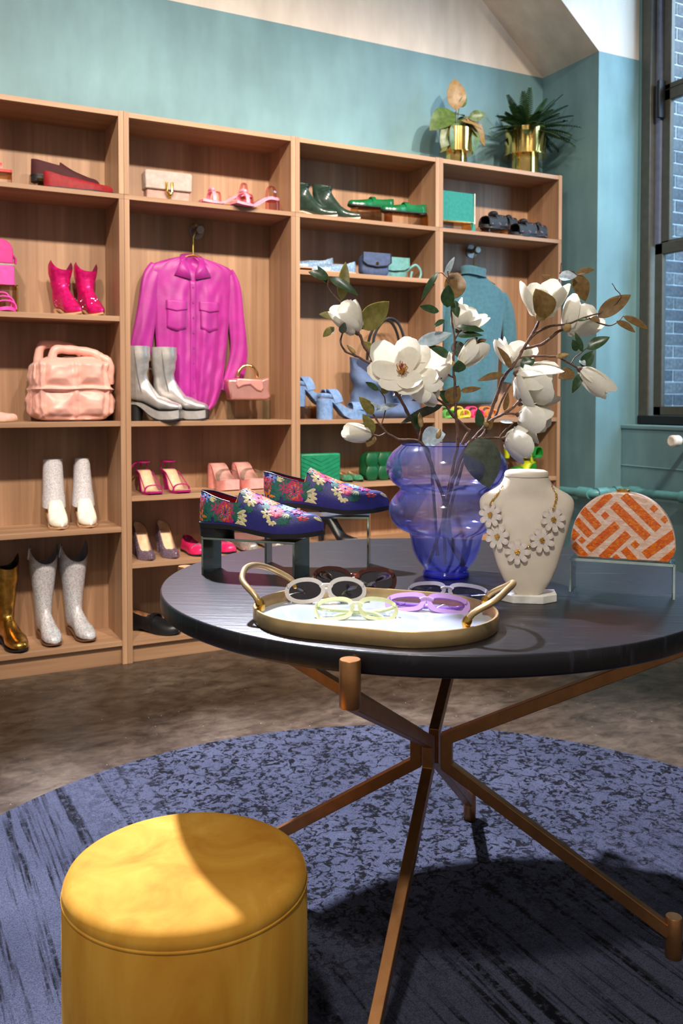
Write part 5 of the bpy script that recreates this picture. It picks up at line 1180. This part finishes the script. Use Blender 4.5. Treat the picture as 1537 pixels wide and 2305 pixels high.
tl = lambda cx, cy: ((cx - 1097) / 765 * CW, (765 - cy) / 515 * CH)
for (x0, y0, x1, y1, w) in [(880, 400, 1010, 265, 50), (1105, 270, 1355, 515, 62), (1030, 345, 1280, 585, 62), (955, 415, 986, 446, 45), (800, 390, 925, 525, 60), (755, 475, 865, 590, 55), (850, 700, 1060, 495, 60), (950, 765, 1140, 560, 60), (786, 646, 815, 617, 42), (715, 615, 760, 565, 70), (735, 665, 830, 760, 55), (1260, 720, 1480, 535, 65), (1380, 780, 1500, 665, 62), (1175, 625, 1208, 657, 46), (1307, 347, 1338, 377, 42), (1385, 425, 1415, 455, 42), (1110, 680, 1200, 780, 55), (1040, 735, 1075, 770, 40)]:
    p, q = Vector(tl(x0, y0)), Vector(tl(x1, y1)); d = (q - p).normalized(); n_ = Vector((-d.y, d.x)) * (w / 765 * CW / 2)
    c = clip([tuple(p - n_), tuple(q - n_), tuple(q + n_), tuple(p + n_)], cvx)
    if c: MB().prism(c, -.0172, -.0160).build('inlay_strip', FLM, cl, smooth=False)
c = MB(); c.rings([[(r * math.cos(a), .9 * r * math.sin(a), z) for a in [2 * PI * j / 20 for j in range(20)]] for r, z in ((.011, CH - .001), (.013, CH + .001), (.013, CH + .004), (.009, CH + .006))], True, True, True); c.build('clasp', GD, cl)
# ------------------------------------------------------------------ magnolia branches in the vase
DV = 1.972
def at(u, v, d=0.): return atD(u, v, DV - d) - VC
BARK = mat('magnolia_bark', '#5b4030', .7, 0, .25, 120, .5, 400)
LEG = leafy('magnolia_leaf_green', '#1f3a22', '#38552c', .12, .32); LEB = leafy('magnolia_leaf_brown', '#6b4c26', '#8a6a34', .25, .6); LEO = leafy('magnolia_leaf_olive', '#6f6428', '#8f8540', .3, .5); LEP = leafy('magnolia_leaf_sheen', '#8fa0a8', '#b9c6cf', .1, .4)  # LEP: spotlight sheen on glossy leaf tops, painted in as a pale colour
PETW = leafy('magnolia_petal', '#f6f1e2', '#fbf8f0', .42, .55, 12); BUD = mat('bud_fuzz', '#a08452', .85, 0, .2, 80, .4, 400); STA = mat('stamen_yellow', '#c98a2c', .6, 0, .25, 200); PIS = mat('pistil_red', '#a8433a', .6)
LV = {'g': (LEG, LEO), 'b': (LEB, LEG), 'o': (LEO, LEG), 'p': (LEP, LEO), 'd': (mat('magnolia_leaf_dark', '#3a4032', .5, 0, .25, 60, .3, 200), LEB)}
LMESH = {}
def mleaf(k, ar):
    key = (k, round(ar, 1))
    if key not in LMESH: LMESH[key] = [leaf_mesh('leaf', .1, .1 * key[1], *LV[k], curl=c, fold=f, nl=10, sharp=.8) for c, f in ((.25, .25), (.45, .18), (-.25, .3))]
    return rnd.choice(LMESH[key])
def petal_mesh(name, phi0, phi1, width, nl=9, nu=7, tip=.0):
    mb = MB(); r, z = .04, 0.; C = []
    for i in range(nl + 1):
        q = i / nl; ph = lerp(phi0, phi1, q ** .8); C.append((r, z, ph)); r += math.sin(ph) / nl; z += math.cos(ph) / nl
    for sgn in (0, 1):
        R = []
        for i in range(nl + 1):
            q = i / nl; r, z, ph = C[i]; w = width * (math.sin(PI * (.06 + .80 * q ** .85)) ** .75); w *= (1 - max(0, (q - .86) / .14) ** 2 * .55); Rc = max(.34, r * .9)
            row = []
            for j in range(nu):
                u = -1 + 2 * j / (nu - 1); a = u * w / Rc; off = .006 * sgn
                x = r - Rc * (1 - math.cos(a)) - off * math.cos(ph); y = Rc * math.sin(a); zz = z + off * math.sin(ph) + .012 * math.sin(q * 8 + u * 4) * abs(u)
                row.append((x, y, zz))
            R.append(row)
        mb.rings(R, False)
    me = bpy.data.meshes.new(name); me.from_pydata(mb.v, [], mb.f); me.materials.append(PETW)
    me.polygons.foreach_set('use_smooth', [True] * len(me.polygons)); me.update(); return me
PM = {'open': (petal_mesh('petal', 1.5, .45, .40), petal_mesh('petal', 1.15, .1, .36)), 'half': (petal_mesh('petal', 1.25, .02, .42), petal_mesh('petal', .9, -.2, .40)), 'cup': (petal_mesh('petal', 1.0, -.28, .42), petal_mesh('petal', .75, -.3, .36)), 'bud': (petal_mesh('petal', .62, -.25, .30), petal_mesh('petal', .5, -.25, .26)), 'wide': (petal_mesh('petal', 1.6, .75, .40), petal_mesh('petal', 1.35, .55, .36))}
def flower(br, base, axis, size, kind, n1=6, n2=3, spin=0., drop=None):
    """receptacle with stamens; each petal a piece of it. base is branch-local, axis a direction"""
    g = MB()
    g.rings([[(r * math.cos(2 * PI * j / 10), r * math.sin(2 * PI * j / 10), z) for j in range(10)] for r, z in ((.03, -.10), (.07, -.04), (.085, .01), (.05, .04))], True, True, True, 0)
    if kind in ('open', 'wide', 'half'):
        for k in range(22):
            a = k * 2.4; rr = .07 + .016 * (k % 3); hh = .25 + .04 * (k % 4); g.tube([(rr * .8 * math.cos(a), rr * .8 * math.sin(a), .03), (rr * 1.5 * math.cos(a), rr * 1.5 * math.sin(a), hh * .7), (rr * 1.2 * math.cos(a), rr * 1.2 * math.sin(a), hh)], .011, 4, mi=1)
        g.rings([[(r * math.cos(2 * PI * j / 8), r * math.sin(2 * PI * j / 8), z) for j in range(8)] for r, z in ((.045, .03), (.055, .18), (.04, .32), (.015, .39))], True, False, True, 2)
    o = g.build('flower', [BARK, STA, PIS], br); ax = Vector(axis).normalized()
    q = Vector((0, 0, 1)).rotation_difference(ax)
    o.matrix_local = Matrix.Translation(base) @ q.to_matrix().to_4x4() @ Matrix.Rotation(spin, 4, 'Z') @ Matrix.Scale(size, 4)
    for k in range(n1 + n2):
        inner = k >= n1; p = link('petal', PM[kind][1 if inner else 0], o)
        a = 2 * PI * k / n1 + rnd.uniform(-.12, .12) if not inner else 2 * PI * (k - n1) / max(1, n2) + .5
        p.matrix_local = Matrix.Rotation(a, 4, 'Z') @ Matrix.Rotation(rnd.uniform(-.24, .18), 4, 'Y') @ Matrix.Rotation(rnd.uniform(-.18, .18), 4, 'X') @ Matrix.Scale((.88 if inner else 1) * rnd.uniform(.88, 1.08), 4)
    return o
def branch(label, stems, leafs, flowers, buds):
    br = thing('magnolia_branch', label, 'branch', VC, 0, 'magnolia branches in the blue vase')
    for pts, r0, r1 in stems:
        P_ = smooth_path([at(*p) for p in pts], 5); n = len(P_)
        for i in range(1, n - 1): P_[i] = P_[i] + Vector((mnoise.noise(P_[i] * 60), mnoise.noise(P_[i] * 60 + Vector((9, 0, 0))), mnoise.noise(P_[i] * 60 + Vector((0, 9, 0))))) * .0022
        MB().tube(P_, [lerp(r0, r1, i / (n - 1)) * (1 + .22 * (i % 5 == 0)) for i in range(n)], 7).build('stem', BARK, br, angle=80)
    for (bu_, bv, tu, tv, wpx, k, *ex) in leafs:
        d0 = ex[0] if ex else 0; d1 = ex[1] if len(ex) > 1 else d0 + .012; tl_ = ex[2] if len(ex) > 2 else 0
        b, t_ = at(bu_, bv, d0), at(tu, tv, d1); Ln = (t_ - b).length; wd = wpx / FPX * DV
        nn = -_fw + _up * (.35 + .3 * rnd.random()) + _rt * (rnd.uniform(-.3, .3) + tl_)
        o = link('leaf', mleaf(k, max(.2, min(1.2, wd / Ln))), br); place_leaf(o, b, t_, nn, .1)
    for (bu_, bv, tu, tv, spx, kind, dz, *ex) in flowers:
        d0 = ex[0] if ex else 0; b, t_ = at(bu_, bv, d0), at(tu, tv, d0)
        ax = (t_ - b).normalized() * (1 - abs(dz)) + (-_fw) * dz
        flower(br, b, ax, spx * 1.3 / FPX * DV, kind, *(ex[1] if len(ex) > 1 else (6, 3)))
    for (bu_, bv, tu, tv, wpx, d0) in buds:
        b, t_ = at(bu_, bv, d0), at(tu, tv, d0 + .004); w = wpx / FPX * DV / 2
        MB().tube([b.lerp(t_, q) for q in (0, .12, .35, .65, .88, 1)], [w * .35, w * .8, w, w * .85, w * .45, w * .1], 9).build('bud', BUD, br)
    return br
branch('leftmost tall magnolia branch with two blooms and the wide open flower',
  [([(962, 1272, 0), (1000, 1150, .01), (975, 1060, .01), (945, 985, .005), (915, 925, 0), (893, 885, 0), (872, 855, 0), (851, 829, 0), (833, 818, 0), (800, 800, .0), (777, 790, -.005), (767, 767, -.01), (772, 745, -.01)], .0042, .002),
   ([(851, 829, 0), (825, 787, .01), (812, 757, .015), (800, 746, .02)], .0032, .003), ([(795, 735, .0), (775, 700, -.01), (768, 680, -.01), (748, 661, -.01), (737, 641, -.01), (741, 625, -.01)], .002, .0014),
   ([(893, 885, 0), (897, 858, .012), (902, 840, .02)], .0028, .0025), ([(899, 890, 0), (912, 872, .015), (918, 860, .025)], .0024, .0024), ([(800, 800, 0), (790, 790, .002)], .0014, .0014)],
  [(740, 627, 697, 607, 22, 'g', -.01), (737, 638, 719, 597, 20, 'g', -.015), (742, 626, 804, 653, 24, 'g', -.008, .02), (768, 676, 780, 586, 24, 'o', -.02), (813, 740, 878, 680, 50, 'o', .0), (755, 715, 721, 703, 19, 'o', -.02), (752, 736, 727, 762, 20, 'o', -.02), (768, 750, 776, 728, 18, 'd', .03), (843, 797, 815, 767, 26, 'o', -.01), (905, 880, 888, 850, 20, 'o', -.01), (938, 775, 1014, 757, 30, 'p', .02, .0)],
  [(803, 748, 768, 690, 62, 'cup', .12, .0, (7, 3)), (905, 838, 898, 795, 66, 'wide', .62, .03, (7, 3)), (922, 862, 955, 880, 58, 'cup', .1, .045, (6, 3))],
  [(799, 796, 781, 776, 11, .0)])
branch('low magnolia branch reaching left over the vase rim with one small bloom',
  [([(985, 1250, .02), (975, 1100, .03), (965, 1020, .04), (942, 993, .04), (905, 990, .04), (880, 981, .04), (861, 964, .04), (847, 943, .04), (838, 928, .04), (832, 905, .04)], .0034, .0016), ([(870, 973, .04), (856, 980, .045), (840, 979, .045)], .0022, .002), ([(858, 958, .04), (868, 918, .04), (861, 885, .045), (852, 877, .045)], .0016, .001),
   ([(942, 993, .04), (948, 965, .03), (946, 950, .03)], .002, .0014)],
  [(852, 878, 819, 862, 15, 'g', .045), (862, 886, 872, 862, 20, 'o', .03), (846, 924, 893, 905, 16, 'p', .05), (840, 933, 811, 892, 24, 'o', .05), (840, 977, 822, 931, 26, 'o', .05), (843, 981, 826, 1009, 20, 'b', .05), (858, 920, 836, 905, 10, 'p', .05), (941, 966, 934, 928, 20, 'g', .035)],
  [(836, 980, 785, 973, 52, 'bud', .2, .05, (4, 2))],
  [(948, 962, 944, 929, 13, .04)])
branch('upright central magnolia branch with a bloom beside the sweater and a closed bud',
  [([(1002, 1270, -.01), (1000, 1170, .0), (1018, 1060, .01), (1031, 990, .01), (1026, 930, .01), (1025, 890, .01), (1022, 850, .01), (1020, 805, .01), (1023, 765, .01), (1018, 730, .01), (1015, 690, .01), (1013, 650, .01), (1008, 610, .01)], .0042, .0013),
   ([(1057, 970, .0), (1019, 934, .01), (1002, 912, .02), (978, 893, .03), (965, 872, .035)], .0034, .002), ([(1040, 1000, 0), (1057, 970, 0)], .0036, .0034), ([(1022, 850, .01), (1004, 842, .02), (992, 852, .025)], .002, .002), ([(1023, 765, .01), (1030, 752, .01), (1040, 742, .0)], .002, .002), ([(1020, 830, .01), (1032, 824, .015), (1040, 818, .02)], .0022, .002), ([(1010, 630, .01), (995, 616, .0), (980, 618, .0)], .0012, .0008)],
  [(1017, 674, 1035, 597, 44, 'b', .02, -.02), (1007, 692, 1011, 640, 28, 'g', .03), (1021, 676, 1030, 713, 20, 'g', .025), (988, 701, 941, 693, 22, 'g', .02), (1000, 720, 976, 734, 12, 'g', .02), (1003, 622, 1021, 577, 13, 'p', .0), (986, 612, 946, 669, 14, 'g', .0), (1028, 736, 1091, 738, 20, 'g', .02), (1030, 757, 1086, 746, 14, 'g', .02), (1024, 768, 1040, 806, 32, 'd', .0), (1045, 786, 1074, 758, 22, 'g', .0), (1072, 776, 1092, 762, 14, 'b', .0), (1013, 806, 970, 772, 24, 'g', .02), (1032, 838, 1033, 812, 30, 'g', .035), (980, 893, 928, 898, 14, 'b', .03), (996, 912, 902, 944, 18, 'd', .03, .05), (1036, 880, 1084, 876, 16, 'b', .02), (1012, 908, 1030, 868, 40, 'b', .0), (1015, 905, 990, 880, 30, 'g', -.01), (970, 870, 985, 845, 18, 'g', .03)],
  [(1030, 742, 1052, 705, 60, 'half', .05, -.01, (7, 2)), (990, 858, 976, 815, 62, 'half', .25, -.01, (7, 3)), (1036, 820, 1076, 787, 56, 'bud', .1, .02, (4, 2))], [(985, 990, 990, 965, 12, .05), (1028, 830, 1018, 812, 11, .02)])
branch('tall right magnolia branch with the highest bloom and a drooping bud at its end',
  [([(1042, 1275, 0), (1000, 1180, .0), (1020, 1080, .015), (1048, 1010, .02), (1078, 975, .02), (1099, 942, .02), (1114, 900, .02), (1134, 851, .03), (1156, 820, .035), (1173, 792, .035), (1193, 761, .035), (1208, 733, .03), (1214, 716, .02)], .0046, .003),
   ([(1193, 761, .035), (1229, 738, .03), (1279, 728, .02), (1319, 714, .02), (1352, 704, .02), (1385, 685, .02)], .003, .0012), ([(1325, 716, .02), (1363, 733, .02), (1386, 729, .02), (1403, 711, .02)], .0018, .001), ([(1383, 688, .02), (1396, 666, .02), (1385, 650, .02), (1377, 638, .02)], .0012, .0008), ([(1180, 785, .03), (1223, 773, .02), (1250, 750, .01), (1274, 740, .01)], .003, .003), ([(1223, 690, -.02), (1255, 640, -.02), (1263, 592, -.02)], .0016, .001), ([(1258, 615, -.02), (1290, 612, -.02), (1312, 650, -.02)], .0012, .001),
   ([(1165, 806, .035), (1201, 803, .03), (1246, 803, .03), (1274, 813, .03), (1305, 831, .03)], .0026, .002), ([(1285, 818, .03), (1300, 800, .02), (1322, 783, .02)], .0014, .001)],
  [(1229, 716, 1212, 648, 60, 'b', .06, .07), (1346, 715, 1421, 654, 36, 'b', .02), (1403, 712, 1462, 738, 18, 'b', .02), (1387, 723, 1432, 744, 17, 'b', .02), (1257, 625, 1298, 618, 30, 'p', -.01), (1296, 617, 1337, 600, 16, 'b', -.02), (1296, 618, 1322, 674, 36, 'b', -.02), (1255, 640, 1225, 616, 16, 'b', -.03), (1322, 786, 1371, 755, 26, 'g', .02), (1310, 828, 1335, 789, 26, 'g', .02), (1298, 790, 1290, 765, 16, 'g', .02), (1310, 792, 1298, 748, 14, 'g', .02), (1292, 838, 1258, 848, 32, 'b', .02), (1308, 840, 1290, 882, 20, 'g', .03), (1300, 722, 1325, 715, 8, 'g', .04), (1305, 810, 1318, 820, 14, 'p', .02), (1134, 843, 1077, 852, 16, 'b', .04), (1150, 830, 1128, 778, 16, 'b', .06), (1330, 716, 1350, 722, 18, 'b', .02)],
  [(1217, 712, 1222, 650, 72, 'half', -.05, -.01, (7, 3)), (1276, 740, 1310, 715, 64, 'half', -.1, -.02, (6, 3)), (1306, 832, 1362, 868, 68, 'bud', .1, .03, (4, 2)), (1150, 826, 1160, 782, 62, 'half', .1, -.02, (6, 3))],
  [(1252, 803, 1281, 798, 13, .035), (1221, 722, 1210, 695, 26, .045), (1270, 745, 1284, 730, 20, .03)])
branch('lower right magnolia branch with three drooping blooms above the bust',
  [([(1046, 1272, .02), (1010, 1190, .03), (1030, 1080, .045), (1060, 1005, .05), (1089, 978, .05), (1103, 949, .05), (1142, 926, .05), (1173, 901, .05), (1190, 885, .05)], .0042, .0026), ([(1093, 975, .05), (1115, 935, .04), (1134, 890, .04), (1150, 865, .04)], .003, .002), ([(1070, 990, .05), (1100, 985, .055), (1137, 989, .055)], .0026, .0022), ([(1130, 932, .05), (1155, 932, .055), (1170, 936, .06)], .0024, .002), ([(1125, 985, .055), (1140, 965, .055), (1157, 950, .055)], .0018, .0014)],
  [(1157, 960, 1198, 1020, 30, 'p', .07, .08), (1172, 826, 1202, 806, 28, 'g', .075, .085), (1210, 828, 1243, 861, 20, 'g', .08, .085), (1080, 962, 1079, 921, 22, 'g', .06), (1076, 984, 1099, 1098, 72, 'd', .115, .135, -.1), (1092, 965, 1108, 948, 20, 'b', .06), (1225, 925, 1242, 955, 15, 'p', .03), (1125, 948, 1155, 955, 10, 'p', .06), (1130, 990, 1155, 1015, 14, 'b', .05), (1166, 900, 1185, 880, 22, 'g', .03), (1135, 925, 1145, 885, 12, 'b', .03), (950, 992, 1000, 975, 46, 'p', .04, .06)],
  [(1165, 842, 1210, 862, 78, 'half', .15, .055, (7, 3)), (1172, 906, 1205, 862, 70, 'half', .05, .03, (7, 3)), (1168, 934, 1212, 950, 62, 'half', .15, .06, (6, 3)), (1137, 988, 1185, 1000, 58, 'half', .1, .055, (6, 2))],
  [(1098, 962, 1090, 948, 14, .06)])
